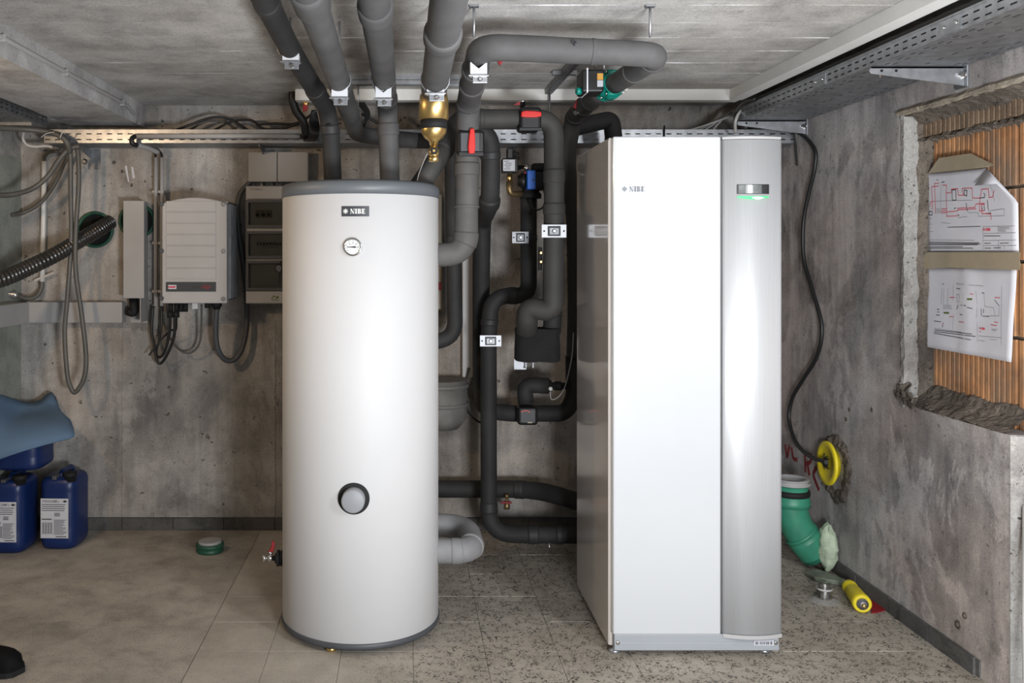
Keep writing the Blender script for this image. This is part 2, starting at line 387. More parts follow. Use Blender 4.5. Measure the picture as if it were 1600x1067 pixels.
def brand(name, h, m, parent, fn, mark='diamond'):   # fn maps (u, v) in metres to a point and its thickness vector
    g, w = glyphs(); mb = MB()
    for poly in g:
        pts = [fn(p[0]*h*.78, p[1]*h) for p in poly]
        mb.prism([p for p, _ in pts], pts[0][1])
    q = h*.55; c0 = (-h*.95, h*.5)
    if mark == 'diamond':
        ring = [(0, 1), (1, 0), (0, -1), (-1, 0)]
        for i in range(4):
            a, b = ring[i], ring[(i+1) % 4]
            poly = [(a[0]*q, a[1]*q), (b[0]*q, b[1]*q), (b[0]*q*.62, b[1]*q*.62), (a[0]*q*.62, a[1]*q*.62)]
            pts = [fn(c0[0]+p[0], c0[1]+p[1]) for p in poly]; mb.prism([p for p, _ in pts], pts[0][1])
    for k in range(4 if mark != 'diamond' else 2):
        a = math.pi*k/(4 if mark != 'diamond' else 2)+math.pi/4; l = q*(.95 if mark != 'diamond' else .42); t = q*.14
        dx, dy = math.cos(a), math.sin(a)
        poly = [(dx*l-dy*t, dy*l+dx*t), (dx*l+dy*t, dy*l-dx*t), (-dx*l+dy*t, -dy*l-dx*t), (-dx*l-dy*t, -dy*l+dx*t)]
        pts = [fn(c0[0]+p[0], c0[1]+p[1]) for p in poly]; mb.prism([p for p, _ in pts], pts[0][1])
    return mb.build(name, m, parent), w*h*.78
def rotz(a): return Matrix.Rotation(a, 3, 'Z')

# ------------------------------------------------------------------ the room
XR, XL, YB, ZC = 1.93, -1.98, 4.60, 2.19
sub = struct(MB().box((XL-.1, -1.6, -.12), (2.35, YB+.2, -.003)).build('floor', 'screed'), 'concrete floor laid with terrazzo tiles', 'floor')
x_split = .031-.257*3
mb = MB()
nx, ny = 22, 60
mb.grid([[(XL+(x_split-.0008-XL)*i/nx, -1.6+(YB+1.6)*j/ny, .0015*noise.noise((i*.9, j*.9, 3))) for i in range(nx+1)] for j in range(ny+1)])
scr = mb.build('screed', 'screed', sub)
tp, tg = .257, .0013
base_me = None
def tile_mesh(x0, x1, y0, y1):
    b = .0012; m = MB()
    lo = [(x0,y0),(x1,y0),(x1,y1),(x0,y1)]; up = [(x0+b,y0+b),(x1-b,y0+b),(x1-b,y1-b),(x0+b,y1-b)]
    m.add([(*p, -.0025) for p in lo]+[(*p, -b) for p in lo]+[(*p, 0) for p in up],
          [(i, (i+1) % 4, (i+1) % 4+4, i+4) for i in range(4)]+[(i+4, (i+1) % 4+4, (i+1) % 4+8, i+8) for i in range(4)]+[(8, 9, 10, 11)])
    return m.mesh('tile', 'tile')
shared = tile_mesh(0, tp-tg, 0, tp-tg)
y0s = [3.955-.257*k for k in range(-2, 12)]
for k in range(-3, 9):
    for y0 in y0s:
        x0 = .031+tp*k; x1 = min(x0+tp-tg, 2.3); y1 = min(y0+tp-tg, YB)
        if y1-y0 < .02 or x1-x0 < .02 : continue
        if x1-x0 > tp-tg-.001 and y1-y0 > tp-tg-.001: me = shared; loc = (x0, y0, 0)
        else: me = tile_mesh(0, x1-x0, 0, y1-y0); loc = (x0, y0, 0)
        o = bpy.data.objects.new('tile', me); COL.objects.link(o); o.parent = sub
        o.location = (loc[0], loc[1], random.uniform(-.0008, .0006)); o.rotation_euler = (random.uniform(-.0008, .0008), random.uniform(-.0008, .0008), 0)
bw = MB().box((XL-.2, YB, -.1), (2.3, YB+.2, 2.35)).build('wall_back', 'wall'); struct(bw, 'stained raw concrete back wall behind the tank and pipes', 'wall')
# formwork fins on the back wall
def fin(x, ya, yb, w):
    m = MB(); rows = []
    n = 26
    for i in range(n+1):
        p = P(x, ya+(yb-ya)*i/n, YB)
        j = .004*noise.noise((x, i*.7, 0)); e = w*(.7+.5*noise.noise((i*.9, x, 5)))
        rows.append([(p.x-e+j, YB+.001, p.z), (p.x+j, YB-.006-.004*noise.noise((i*1.3, 2, x)), p.z), (p.x+e*.8+j, YB+.001, p.z)])
    return m.grid(rows).build('formwork_seam', 'wall', bw)
fin(192, 590, 806, .010); fin(430, 500, 806, .006); fin(192, 420, 590, .004)
lw = struct(MB().box((XL-.2, -1.6, -.1), (XL, YB, 2.35)).build('wall_left', 'wall'), 'concrete left wall with a pale green painted field', 'wall')
MB().box((XL, 2.4, .2), (XL+.004, YB-.012, CH+(400-246)*4.5/F)).build('painted_field', 'greenpaint', lw)
cl = struct(MB().box((XL-.2, -1.6, ZC), (2.35, YB+.2, ZC+.15)).build('ceiling', 'ceil'), 'board marked concrete ceiling with white lime streaks', 'ceiling')
for k in range(1, 12):                            # cement fins left along the board joints
    y = .1025+.205*k+1.8 if False else .205*(k+9)+.1025-.01
    if y > YB-.05: continue
    a = -1.3 + random.random()*.3
    while a < 1.5:
        l = random.uniform(.08, .55)
        if random.random() < .32+.2*(a > .3):
            n = max(3, int(l/.03)); rows = []
            for i in range(n+1):
                t = i/n; e = math.sin(math.pi*t)*.5+.12
                yy = y+.007*noise.noise((a+t*l, y*3, 1))
                rows.append([(a+t*l, yy-.004*e-.001, ZC+.001), (a+t*l, yy, ZC-.005*e), (a+t*l, yy+.004*e+.001, ZC+.001)])
            MB().grid(rows).build('cement_fin', 'ceil', cl)
        a += l+random.uniform(.05, .5)
rw = MB().prism([(XR, 2.84, -.1), (XR, YB, -.1), (XR, YB, 2.35), (XR, -1.6, 2.35), (XR, -1.6, 1.955), (XR, 3.44, 1.955), (XR, 3.44, .841), (XR, 2.84, .841)], (.13, 0, 0)).build('wall_right', 'wallr')
struct(rw, 'grey concrete right wall with a bricked up opening', 'wall')
MB().box((XR-.001, 2.834, 0), (2.3, 2.841, .838)).build('cut_end', 'walle', rw)
fw = struct(MB().prism([(XL-.2, -1.6, -.1), (.55, -1.6, -.1), (.55, -1.6, 2.02), (1.75, -1.6, 2.02), (1.75, -1.6, -.1), (2.3, -1.6, -.1), (2.3, -1.6, 2.35), (XL-.2, -1.6, 2.35)], (0, -.2, 0)).build('wall_front', 'wall'), 'unseen concrete wall behind the camera, with a doorway added to let light in', 'wall')  # out of view; doorway placed to let world light in from the right
# bricked-up opening: ribbed hollow clay blocks, rough mortar, plaster on the far jamb
brk = thing('block_infill', 'ribbed orange clay blocks filling the opening in the right wall', 'brickwork', (2.05, 3.0, .64)); brk['kind'] = 'structure'
def clay_block(y0, y1, z0, z1, x=2.02, mat='brick'):
    prof = []; n = max(4, int(round((y1-y0)/.0275))); p = (y1-y0)/n
    for i in range(n):
        a = y0+i*p
        d = .006
        prof += [(a+.001, x+d), (a+.0062, x+d), (a+.0085, x), (a+p-.002, x)]
    pts = [(px, yy, z0) for yy, px in prof]+[(x+.16, y1, z0), (x+.16, y0, z0)]
    return MB().prism(pts, (0, 0, z1-z0)).build('clay_block', mat, brk)
zz = [.39, .64, .89, 1.142, 1.394, 1.642, 1.86]
for i in range(len(zz)-1):
    for (a, b) in ((1.94, 2.438), (2.45, 2.925), (2.937, 3.43)):
        clay_block(a, b, zz[i]+.006, zz[i+1]-.006, 2.02+random.uniform(-.002, .002))
for (a, b) in ((1.95, 2.42), (2.43, 2.86), (2.87, 3.30), (3.305, 3.425)):
    clay_block(a, b, 1.868, 1.955, 1.995+random.uniform(-.003, .003), 'brick_dirty')
MB().box((2.034, 1.9, .3), (2.18, 3.44, 1.955)).build('mortar_bed', 'mortar', brk)
def rough(name, rows, m, parent, amp, sc=14, seed=0, sub=4):
    fine = []
    for a, b in zip(rows, rows[1:]):
        fine.append(a); fine.append([along(p, q, .5) for p, q in zip(a, b)])
    fine.append(rows[-1]); out = []
    for r in fine:
        rr = []
        for p, q in zip(r, r[1:]): rr += [along(p, q, k/sub) for k in range(sub)]
        rr.append(r[-1]); row = []
        for p in rr:
            p = Vector(p); d = Vector((0, 0, 0))
            for o, g in ((1, 1), (2.3, .6), (5.5, .34)):
                d += Vector((noise.noise(p*sc*o+Vector((seed, 0, 0))), noise.noise(p*sc*o+Vector((0, seed+7, 0))), noise.noise(p*sc*o+Vector((0, 3, seed)))))*g
            row.append(p+d*amp)
        out.append(row)
    return MB().grid(out, sub < 2).build(name, m, parent)
n = 70
ys = [3.47-(3.47-1.95)*i/n for i in range(n+1)]
rough('sill_mortar', [[(1.928+.012*max(0, noise.noise((y*9, 1, 2))), y, .842), (1.945, y, .852), (1.975, y, .868), (1.995, y, .885), (2.012, y, .91+.015*noise.noise((y*7, 4, 1))), (2.035, y, .925)] for y in ys if y > 2.845], 'mortar', rw, .0065, 26)
rough('lintel_mortar', [[(1.985+.01*noise.noise((y*8, 0, 3)), y, 1.852), (1.992, y, 1.866), (2.02, y, 1.85), (2.035, y, 1.836)] for y in ys], 'mortar', rw, .008, 24, 3)
rough('sandy_ledge', [[(1.93, y, 1.985), (1.917, y, 1.970+.004*noise.noise((y*6, 2, 2))), (1.919, y, 1.958), (1.93, y, 1.953)] for y in ys], 'sandy', rw, .003, 18, 5)
rough('lintel_soffit', [[(1.926, y, 1.953), (1.96, y, 1.945), (1.985, y, 1.93+.01*noise.noise((y*6, 3, 8))), (2.0, y, 1.915)] for y in ys], 'mortar', rw, .005, 22, 8)
zs = [.83+(1.96-.83)*i/60 for i in range(61)]
rough('jamb_plaster', [[(1.925, 3.452, z), (1.926, 3.434, z), (1.955, 3.430, z), (1.978+.012*noise.noise((z*9, 0, 0)), 3.431, z), (1.985+.014*noise.noise((z*9, 0, 0)), 3.442, z)] for z in zs], 'plaster', rw, .005, 20, 9)
rough('jamb_mortar', [[(1.97, 3.440, z), (1.99, 3.425, z), (2.01, 3.41+.008*noise.noise((z*7, 3, 1)), z), (2.03, 3.40+.012*noise.noise((z*11, 5, 0)), z), (2.05, 3.41, z)] for z in zs], 'mortar', rw, .008, 26, 11)
m = MB()
rows = []
for i in range(15):                               # lump of mortar in the sill corner
    a = math.pi*i/14
    rows.append([(1.925+.05*math.sin(b)*math.sin(a)*-.3+.05*(1-math.cos(b))*.4, 3.42-.07*math.cos(a), .835+.085*math.sin(a)*math.cos(b)) for b in [j*math.pi/20 for j in range(11)]])
rough('mortar_lump', rows, 'mortar', rw, .022, 30, 2)
# broken edge round the yellow cover
rows = []
c = P(1306, 724, 1); cz = CH-322*4.02/F
for i in range(5):
    r = (.085, .10, .115, .13, .145)[i]
    rows.append([(XR-.002-(0, .006, .010, .006, -.004)[i], 3.985+r*math.cos(a)*(1+.25*noise.noise((math.cos(a)*2, math.sin(a)*2, 4))), cz-.02+r*1.12*math.sin(a)*(1+.25*noise.noise((math.cos(a)*2, math.sin(a)*2, 9)))) for a in [2*math.pi*j/40 for j in range(41)]])
rough('broken_render', rows, 'mortar', rw, .007, 40, 6)
# skirting
bb = MB().box((XL, YB-.008, 0), (XR, YB, .064)).build('baseboard_back', 'skirt'); struct(bb, 'dark skirting tiles along the back wall', 'baseboard')
for k in range(15):
    a = XL+.003+k*.262; MB().box((a, YB-.014-random.uniform(0, .002), .001), (min(a+.258, XR), YB-.006, .063+random.uniform(-.002, .003))).build('skirting_tile', 'skirt', bb)
br = MB().box((XR-.006, 2.98, 0), (XR, YB, .058)).build('baseboard_right', 'skirt'); struct(br, 'dark skirting strip along the right wall', 'baseboard')
for k in range(6):
    a = 3.0+k*.262; MB().box((XR-.013-random.uniform(0, .002), a, .001), (XR-.004, min(a+.258, YB-.02), .058+random.uniform(-.002, .003))).build('skirting_tile', 'skirt', br)
# downstand beam on the left
bm_ = MB().box((-1.69, -1.6, 2.075), (-1.34, YB, ZC)).build('trim_1', 'beam'); struct(bm_, 'pale concrete downstand beam along the left side of the ceiling', 'beam')
# side of the boxed wall above left tray
o = thing('beam_conduit', 'thin grey conduit clipped along the left ceiling beam', 'conduit', (-1.335, 3.5, 2.13))
pts = [(-1.330, .5, 2.135), (-1.330, 4.28, 2.135), (-1.335, 4.40, 2.11), (-1.345, 4.45, 2.075)]
MB().sweep(rnd(pts, .05), .008, 10).build('conduit', 'trunk_grey', o)
for y in (2.2, 2.95, 3.5, 4.2): MB().boxc((-1.333, y, 2.135), (.022, .014, .026)).build('clip', 'light_plastic', o, .003)

# ------------------------------------------------------------------ hot water tank
TX, TY, TR = -.169, 3.44, .2995
def on_tank(x, z, out=0):                         # point on the cylinder, x measured round the front in metres
    a = x/TR
    return Vector((TX+(TR+out)*math.sin(a), TY-(TR+out)*math.cos(a), z))
tank = thing('hot_water_tank', 'tall white cylindrical hot water tank with grey lid and dial', 'water tank', (TX, TY, 0))
MB().lathe((TX, TY, .04), (0, 0, 1), [(0, TR-.006), (.004, TR), (1.592, TR), (1.596, TR-.004)], 128).build('tank_body', 'white_coat', tank)
MB().lathe((TX, TY, 1.634), (0, 0, 1), [(0, TR-.004), (0, TR+.003), (.028, TR+.004), (.042, TR), (.050, TR-.012), (.054, TR-.04), (.057, .1)], 128).build('lid', 'lid_grey', tank)
MB().lathe((TX, TY, .022), (0, 0, 1), [(0, TR-.02), (0, TR+.001), (.006, TR+.004), (.020, TR+.004), (.022, TR)], 128).build('base_ring', 'cable_dark', tank)
for a in (-35, 85, 205):
    r = math.radians(a)
    MB().lathe((TX+.24*math.sin(r), TY-.24*math.cos(r), 0), (0, 0, 1), [(0, .022), (.008, .022), (.010, .012), (.03, .012)], 16).build('foot', 'zinc_dull', tank)
f = MB().lathe((-.262, 3.19, 0), (0, 0, 1), [(0, .016), (.004, .020), (.014, .020), (.016, .013), (.026, .012)], 12)
f.build('drain_fitting', 'brass', tank)
# name plate
pz0, pz1 = CH+(400-338)*3.14/F, CH+(400-322)*3.14/F
def on_plate(u, v): return on_tank(u, v, .0022), (on_tank(u, v, .0028)-on_tank(u, v, .0022))
pu0, pu1 = (534-556)*3.14/F-.003, (577-556)*3.14/F-.003
mb = MB()
mb.grid([[on_tank(pu0+(pu1-pu0)*i/10, z, .0015) for i in range(11)] for z in (pz0, pz1)], False)
npl = mb.build('name_plate', 'plate', tank, solid=.002)
h = .0175
brand('lettering', h, 'white_plastic', npl, lambda u, v: on_plate(-.022+u, (pz0+pz1)/2-h/2+v), 'star')
# dial
def front_disc(x, z, prof, m, name, parent, seg=36):
    p = on_tank(x, z); ax = Vector((math.sin(x/TR), -math.cos(x/TR), 0))
    return MB().lathe(p, ax, prof, seg).build(name, m, parent), p, ax
gx, gz = (552-556)*3.14/F-.003, CH+(400-386)*3.14/F
th, gp, gax = front_disc(gx, gz, [(-.002, .030), (.006, .0325), (.012, .0325), (.014, .030), (.014, .0265), (.010, .0262)], 'steel', 'thermometer', tank)
gu = Vector((math.cos(gx/TR), math.sin(gx/TR), 0)); gw = Vector((0, 0, 1))
MB().lathe(gp, gax, [(.0095, .0268), (.0105, .0268)], 36).build('dial', 'white_plastic', th)
mb = MB()
for k in range(13):
    a = math.radians(-120+k*20); d = gu*math.sin(a)+gw*math.cos(a); e = gu*math.cos(a)-gw*math.sin(a)
    l0 = .0195 if k % 2 == 0 else .0215; c = gp+gax*.0106
    mb.prism([c+d*l0-e*.0008, c+d*l0+e*.0008, c+d*.0245+e*.0008, c+d*.0245-e*.0008], gax*.0003)
mb.build('scale_marks', 'ink', th)
c = gp+gax*.0112; d = -gu; e = gw
MB().prism([c-d*.010-e*.0035, c+d*.002-e*.002, c+d*.021-e*.0006, c+d*.021+e*.0006, c+d*.002+e*.002, c-d*.010+e*.0035], gax*.0008).build('needle', 'ink', th)
for k, t in enumerate(('20', '40', '60', '80', '100')):
    a = math.radians(-90+k*45); q = gp+gax*.0106+gu*.0155*math.sin(a)+gw*(.0155*math.cos(a)-.003)
    text('numerals', t, .0065, 'ink', th, q, gu, gw, 'CENTER')
# lower inspection port
hx, hz = (553-556)*3.14/F-.003, CH-(779-400)*3.14/F
pt, pp, pax = front_disc(hx, hz, [(-.002, .056), (.0015, .056), (.0025, .053), (.0025, .030)], 'rubber', 'port_ring', tank, 40)
MB().lathe(pp, pax, [(0, .041), (.038, .041), (.041, .0395), (.043, .036), (.043, 0)], 36, False).build('port_plug', 'plug_grey', pt)
# drain cock on the left flank
tz = .246
cock = thing('drain_cock', 'nickel drain cock with red lever on the left flank of the tank', 'tap', (-.48, 3.44, tz))
MB().lathe((-.466, TY, tz), (-1, 0, 0), [(0, .03), (.012, .03), (.013, .022), (.016, .022), (.017, .031), (.026, .031), (.027, .02), (.034, .018)], 24).build('bushing', 'rubber', cock)
MB().lathe((-.497, TY, tz), (-1, 0, 0), [(0, .010), (.012, .010), (.013, .014), (.030, .014), (.031, .010), (.036, .010), (.037, .016), (.048, .016), (.050, .014)], 20).build('body', 'steel', cock)
MB().cyl((-.517, TY, tz+.010), (-.517, TY, tz+.026), .007, 12).build('spindle', 'steel', cock)
MB().prism([(-.527, TY-.006, tz+.024), (-.507, TY-.006, tz+.024), (-.500, TY-.006, tz+.045), (-.502, TY-.006, tz+.066), (-.512, TY-.006, tz+.066), (-.514, TY-.006, tz+.045)], (0, .012, 0)).build('lever', 'dark_red', cock, .003)

# ------------------------------------------------------------------ heat pump cabinet
HX0, HX1, HY0, HY1, HZ0, HZ1 = .729, 1.332, 3.14, 3.76, .0766, 1.835
hp = thing('heat_pump', 'tall white heat pump cabinet with a silver control column', 'heat pump', ((HX0+HX1)/2, 3.45, 0))
MB().box((HX0, HY0+.036, .024), (HX1, HY1, HZ1)).build('cabinet_body', 'side_enamel', hp, .004)
MB().box((HX0-.0015, HY0+.04, .026), (HX0+.001, HY1-.004, HZ1-.01)).build('side_panel', 'side_enamel', hp, .001)
MB().box((HX0+.007, HY0, HZ0), (1.116, HY0+.034, HZ1)).build('front_panel', 'white_gloss', hp, .006, seg=3)
# convex control door
def door_face(x): 
    t = (x-1.124)/(HX1-1.124); return HY0+.006-.020*(1-(2*t-1)**2)
xs = [1.124+(HX1-1.124)*i/24 for i in range(25)]
def slab(z0, z1, off): return [(x, door_face(x)-off, z0) for x in xs]+[(HX1, HY0+.034, z0), (1.124, HY0+.034, z0)], (0, 0, z1-z0)
pts, o_ = slab(HZ0+.006, HZ1-.012, 0)
door = MB().prism(pts, o_); door.sm = [len(f) == 4 and all(abs(door.v[i].y-door_face(door.v[i].x)) < 1e-4 for i in f) for f in door.f]
door = door.build('control_door', 'alu', hp)
pts, o_ = slab(HZ0-.009, HZ0+.004, .005); MB().prism(pts, o_).build('door_lip', 'light_plastic', door)
pts, o_ = slab(HZ1-.010, HZ1-.001, -.003); MB().prism(pts, o_).build('door_top_trim', 'light_plastic', door)
def dpatch(x0, x1, z0, z1, off, n=10): return [[(x0+(x1-x0)*i/n, door_face(x0+(x1-x0)*i/n)-off, z) for i in range(n+1)] for z in (z0, z1)]
q = 3.13/F
dx = lambda x: (x-CX)*q
dz = lambda y: CH+(400-y)*q
disp = MB().grid(dpatch(dx(1151.5), dx(1201.5), dz(303), dz(288), .0012), False).build('display', 'dark_plastic', door, solid=.002)
MB().grid(dpatch(dx(1154), dx(1189), dz(302), dz(289), .0026), False).build('screen', 'screen', door, solid=.0006)
n = 16; x0, x1 = dx(1152), dx(1201)
rows = [[], []]
for i in range(n+1):
    x = x0+(x1-x0)*i/n; b = (i/n); t = dz(306.5); h = .006+.006*math.sin(math.pi*min(1, b*1.05))**1.5
    rows[0].append((x, door_face(x)-.0012, t)); rows[1].append((x, door_face(x)-.0012, t-h*.95))
MB().grid(rows, False).build('status_light', 'led', door, solid=.002)
rows = [[], []]
for i in range(9):
    x = dx(1173)+(dx(1193)-dx(1173))*i/8; h = .006*math.sin(math.pi*i/8)
    rows[0].append((x, door_face(x)-.0026, dz(308.6)+h*.4)); rows[1].append((x, door_face(x)-.0026, dz(308.8)-h))
MB().grid(rows, False).build('status_glow', 'led_hot', door, solid=.0004)
h = 8*3.14/F
brand('lettering', h, 'logo_grey', hp, lambda u, v: (Vector((.793+u, HY0-.0006, CH+(400-299.3)*3.14/F+v)), Vector((0, .0006, 0))), 'diamond')
pl = MB().box((HX0+.012, HY0+.004, .021), (HX1-.010, HY0+.05, .077)).build('plinth', 'grey_plastic', hp, .003)
pl.data.materials[0] = M['plinth_grey']
MB().box((HX0+.012, HY0+.001, .021), (HX1-.010, HY0+.006, .050)).build('plinth_flange', 'plinth_grey', pl, .002)
for x in (HX0+.024, HX1-.022): MB().lathe((x, HY0+.001, .049), (0, -1, 0), [(0, .007), (.003, .007), (.004, .004)], 12).build('screw', 'steel', pl)
sx0, sx1 = (1178-CX)*3.14/F, (1209-CX)*3.14/F
st = MB().box((sx0, HY0-.0006, .040), (sx1, HY0+.004, .057)).build('barcode_label', 'paper_label', pl)
mb = MB(); x = sx0+.004
while x < sx1-.006:
    w = random.choice((.0012, .002, .0035)); mb.box((x, HY0-.001, .043), (x+w, HY0, .054)); x += w+random.choice((.001, .0018, .003))
mb.build('bars', 'ink', st)
for x in (HX0+.022, HX1-.045):
    for y in (HY0+.045, HY1-.06):
        MB().lathe((x, y, 0), (0, 0, 1), [(0, .020), (.004, .021), (.010, .019), (.012, .008), (.03, .007)], 20).build('foot', 'zinc', hp)

# ------------------------------------------------------------------ insulated pipes
def pipe(label, pts, rad, r=.07, m='foam', collars=(), collar_m='tape', group=None, name='insulated_pipe', n=8):
    path = rnd(pts, r, n)
    o = thing(name, label, 'pipe', path[0], group)
    L = [0]
    for a, b in zip(path, path[1:]): L.append(L[-1]+(b-a).length)
    rr = rad if hasattr(rad, '__len__') else (rad, rad)
    # slightly lumpy foam
    fine = []; rads = []
    for i in range(len(path)-1):
        k = max(1, int((L[i+1]-L[i])/.06))
        for j in range(k):
            t = j/k; fine.append(along(path[i], path[i+1], t)); s = (L[i]+(L[i+1]-L[i])*t)/L[-1]
            rads.append((rr[0]*(1-s)+rr[-1]*s)*(1+.025*noise.noise(fine[-1]*7)))
    fine.append(path[-1]); rads.append(rr[-1])
    MB().sweep(fine, rads, 24).build('insulation', m, o)
    for t, w, grow in collars:                    # foam collars and tape laps, t = share of the length
        s0, s1 = max(0, t*L[-1]-w/2), min(L[-1], t*L[-1]+w/2); q = []
        for k in range(9):
            s = s0+(s1-s0)*k/8
            i = max(j for j in range(len(L)) if L[j] <= s+1e-9); i = min(i, len(path)-2)
            q.append(along(path[i], path[i+1], (s-L[i])/(L[i+1]-L[i])))
        rc = (rr[0]*(1-t)+rr[-1]*t)
        MB().sweep(q, [rc*(1.01), rc+grow]+[rc+grow]*5+[rc+grow, rc*1.01], 24).build('joint_tape', collar_m, o)
    return o
def saddle(parent, p, rod_top=True, w=.053):      # cushion clamp: notched white plate, steel foot, rod to the ceiling
    x, y, z = p
    MB().prism([(x-w/2, y, z-.064), (x+w/2, y, z-.064), (x+w/2, y, z-.018), (x, y, z-.040), (x-w/2, y, z-.018)], (0, .03, 0)).build('clamp_plate', 'zinc_white', parent, .001)
    f = MB().prism([(x-w/2-.006, y-.012, z-.066), (x+w/2+.004, y-.012, z-.066), (x+w/2+.004, y+.04, z-.060), (x-w/2-.006, y+.04, z-.060)], (0, 0, .005)).box((x-w*.36, y-.004, z-.086), (x+w*.5, y+.004, z-.064)).build('clamp_foot', 'zinc', parent, .001)
    MB().lathe((x+.004, y-.004, z-.075), (0, -1, 0), [(0, .008), (.006, .008), (.007, .005), (.010, .005)], 6).build('bolt', 'steel', f)
def clampring(parent, c, d, r, w=.022, m='zinc_dull'):
    c = Vector(c); d = Vector(d).normalized()
    MB().lathe(c-d*w/2, d, [(0, r), (0, r+.003), (w, r+.003), (w, r)], 24, False).build('clamp_ring', m, parent)
A = pipe('dark foam ceiling pipe first from the left beam, dropping to the tank lid', [(-.368, .7, 2.09), (-.367, 2.35, 2.09), (-.378, 2.9, 2.094), (-.296, 3.42, 1.975), (-.285, 3.45, 1.88), (-.275, 3.45, 1.66)], .0345, [.3, .25, .12, .08], collars=((.555, .05, .003), (.84, .05, .003), (.92, .04, .004)))
saddle(A, (-.366, 2.86, 2.0985)); clampring(A, (-.376, 2.9, 2.092), (.1, 1, 0), .035)
Bp = pipe('grey foam ceiling pipe second from the left beam, turning aside near the back wall', [(-.212, .7, 1.995), (-.214, 2.1, 1.997), (-.224, 4.21, 1.985), (.06, 4.235, 1.962)], .0375, [.3, .10], 'foam_mid', ((.35, .16, .006), (.62, .04, .002)), 'foam_mid')
pipe('dark foam pipe dropping behind the upper tank flank and red lever riser', [(.05, 4.235, 1.963), (.225, 4.24, 1.955), (.242, 4.24, 1.02), (.07, 4.20, 1.0), (-.10, 3.70, 1.0)], .037, [.09, .10, .09], 'foam', ((.35, .04, .003), (.7, .03, .002)))
saddle(Bp, (-.214, 2.93, 1.995)); clampring(Bp, (-.216, 2.95, 1.996), (0, 1, 0), .038)
Cp = pipe('grey foam ceiling pipe third from the left beam, dropping to the tank lid', [(-.070, .7, 2.005), (-.070, 2.1, 2.005), (-.066, 3.46, 2.0), (-.056, 3.47, 1.66)], .0385, [.3, .09], 'foam_mid', ((.47, .10, .005), (.855, .05, .003), (.92, .05, .004)), 'foam_mid')
saddle(Cp, (-.070, 2.95, 1.995)); clampring(Cp, (-.070, 2.97, 2.003), (0, 1, 0), .039)
Dp = pipe('grey foam pipe above the tank that ends at the brass separator', [(.094, .7, 1.957), (.094, 2.0, 1.957), (.094, 2.70, 1.952), (.094, 2.83, 1.94)], .041, [.2, .05], 'foam_mid', ((.70, .075, .007),), 'foam_mid')
saddle(Dp, (.094, 2.70, 1.968)); clampring(Dp, (.094, 2.72, 1.95), (0, 1, 0), .042)
for o, x, y, z in ((A, -.372, 2.9, 2.09), (Bp, -.216, 2.95, 2.03), (Cp, -.07, 2.97, 2.04), (Dp, .094, 2.72, 1.985)):
    MB().cyl((x, y, z), (x, y, ZC), .004, 8).build('hanger_rod', 'zinc', o)
# brass air separator
bs = thing('air_separator', 'brass air separator with black band hanging under a grey pipe', 'fitting', (.094, 2.86, 1.80))
bx, by = .094, 2.86
b0 = MB().lathe((bx, by, 1.83), (0, 0, 1), [(-.062, .012), (-.048, .016), (-.038, .030), (-.022, .040), (-.012, .0415), (.02, .0415), (.022, .0475), (.075, .0475), (.10, .044), (.115, .03)], 36).build('vessel', 'brass', bs)
MB().lathe((bx, by, 1.83), (0, 0, 1), [(-.010, .042), (-.010, .0430), (.019, .0430), (.019, .042)], 36, False).build('band', 'rubber', b0)
MB().lathe((bx, by, 1.766), (0, 0, -1), [(0, .012), (.010, .012), (.011, .017), (.028, .017), (.029, .014), (.033, .014), (.034, .016), (.048, .016), (.050, .013)], 20).build('drain_valve', 'brass', bs)
k0 = MB().lathe((bx, by-.015, 1.748), (0, -1, 0), [(0, .010), (.008, .0115), (.011, .010)], 18).build('valve_knob', 'rubber', bs)
MB().lathe((bx, by-.0255, 1.748), (0, -1, 0), [(0, .005), (.003, .004)], 12).build('screw', 'brass', k0)
o = MB().sweep(spline([P(672, 231, 2.86), P(663, 250, 2.9), P(655, 270, 3.05), P(652, 282, 3.2)], 6), .0015, 6).build('thin_wire', 'cable_pale')
tag(o, 'thin pale wire hanging from the brass separator down to the tank lid', 'wire')
# pipe from the tank flank up and across under the ceiling (E/H/F)
ez = CH+2*3.44/F
Ep = pipe('thick grey foam riser from tank flank to red lever valve', [(.05, 3.44, ez), (.237, 3.44, ez), (.243, 3.44, 1.87)], .0455, .085, 'foam_riser', ((.08, .05, .003), (.36, .05, .004), (.56, .012, .004), (.80, .05, .005)), 'foam_riser')
Ep2 = pipe('long grey foam pipe below the ceiling from red lever valve to teal pump', [(.243, 3.44, 1.83), (.245, 3.42, 2.005), (.236, 2.76, 2.062), (.790, 2.755, 2.036), (.790, 3.33, 2.058)], [.0445, .037], [.09, .075, .075], 'foam_mid', ((.09, .03, .003), (.20, .04, .004), (.30, .04, .005), (.60, .012, .0015), (.74, .02, .003), (.86, .02, .003)), 'foam_mid')
saddle(Ep2, (.2335, 2.80, 2.0425))
for x in (.215, .76): 
    MB().cyl((x, 2.755, 2.09), (x, 2.755, ZC), .004, 8).build('hanger_rod', 'zinc', Ep2)
    MB().boxc((x, 2.755, ZC-.004), (.03, .02, .006)).build('hanger_plate', 'zinc_dull', Ep2)
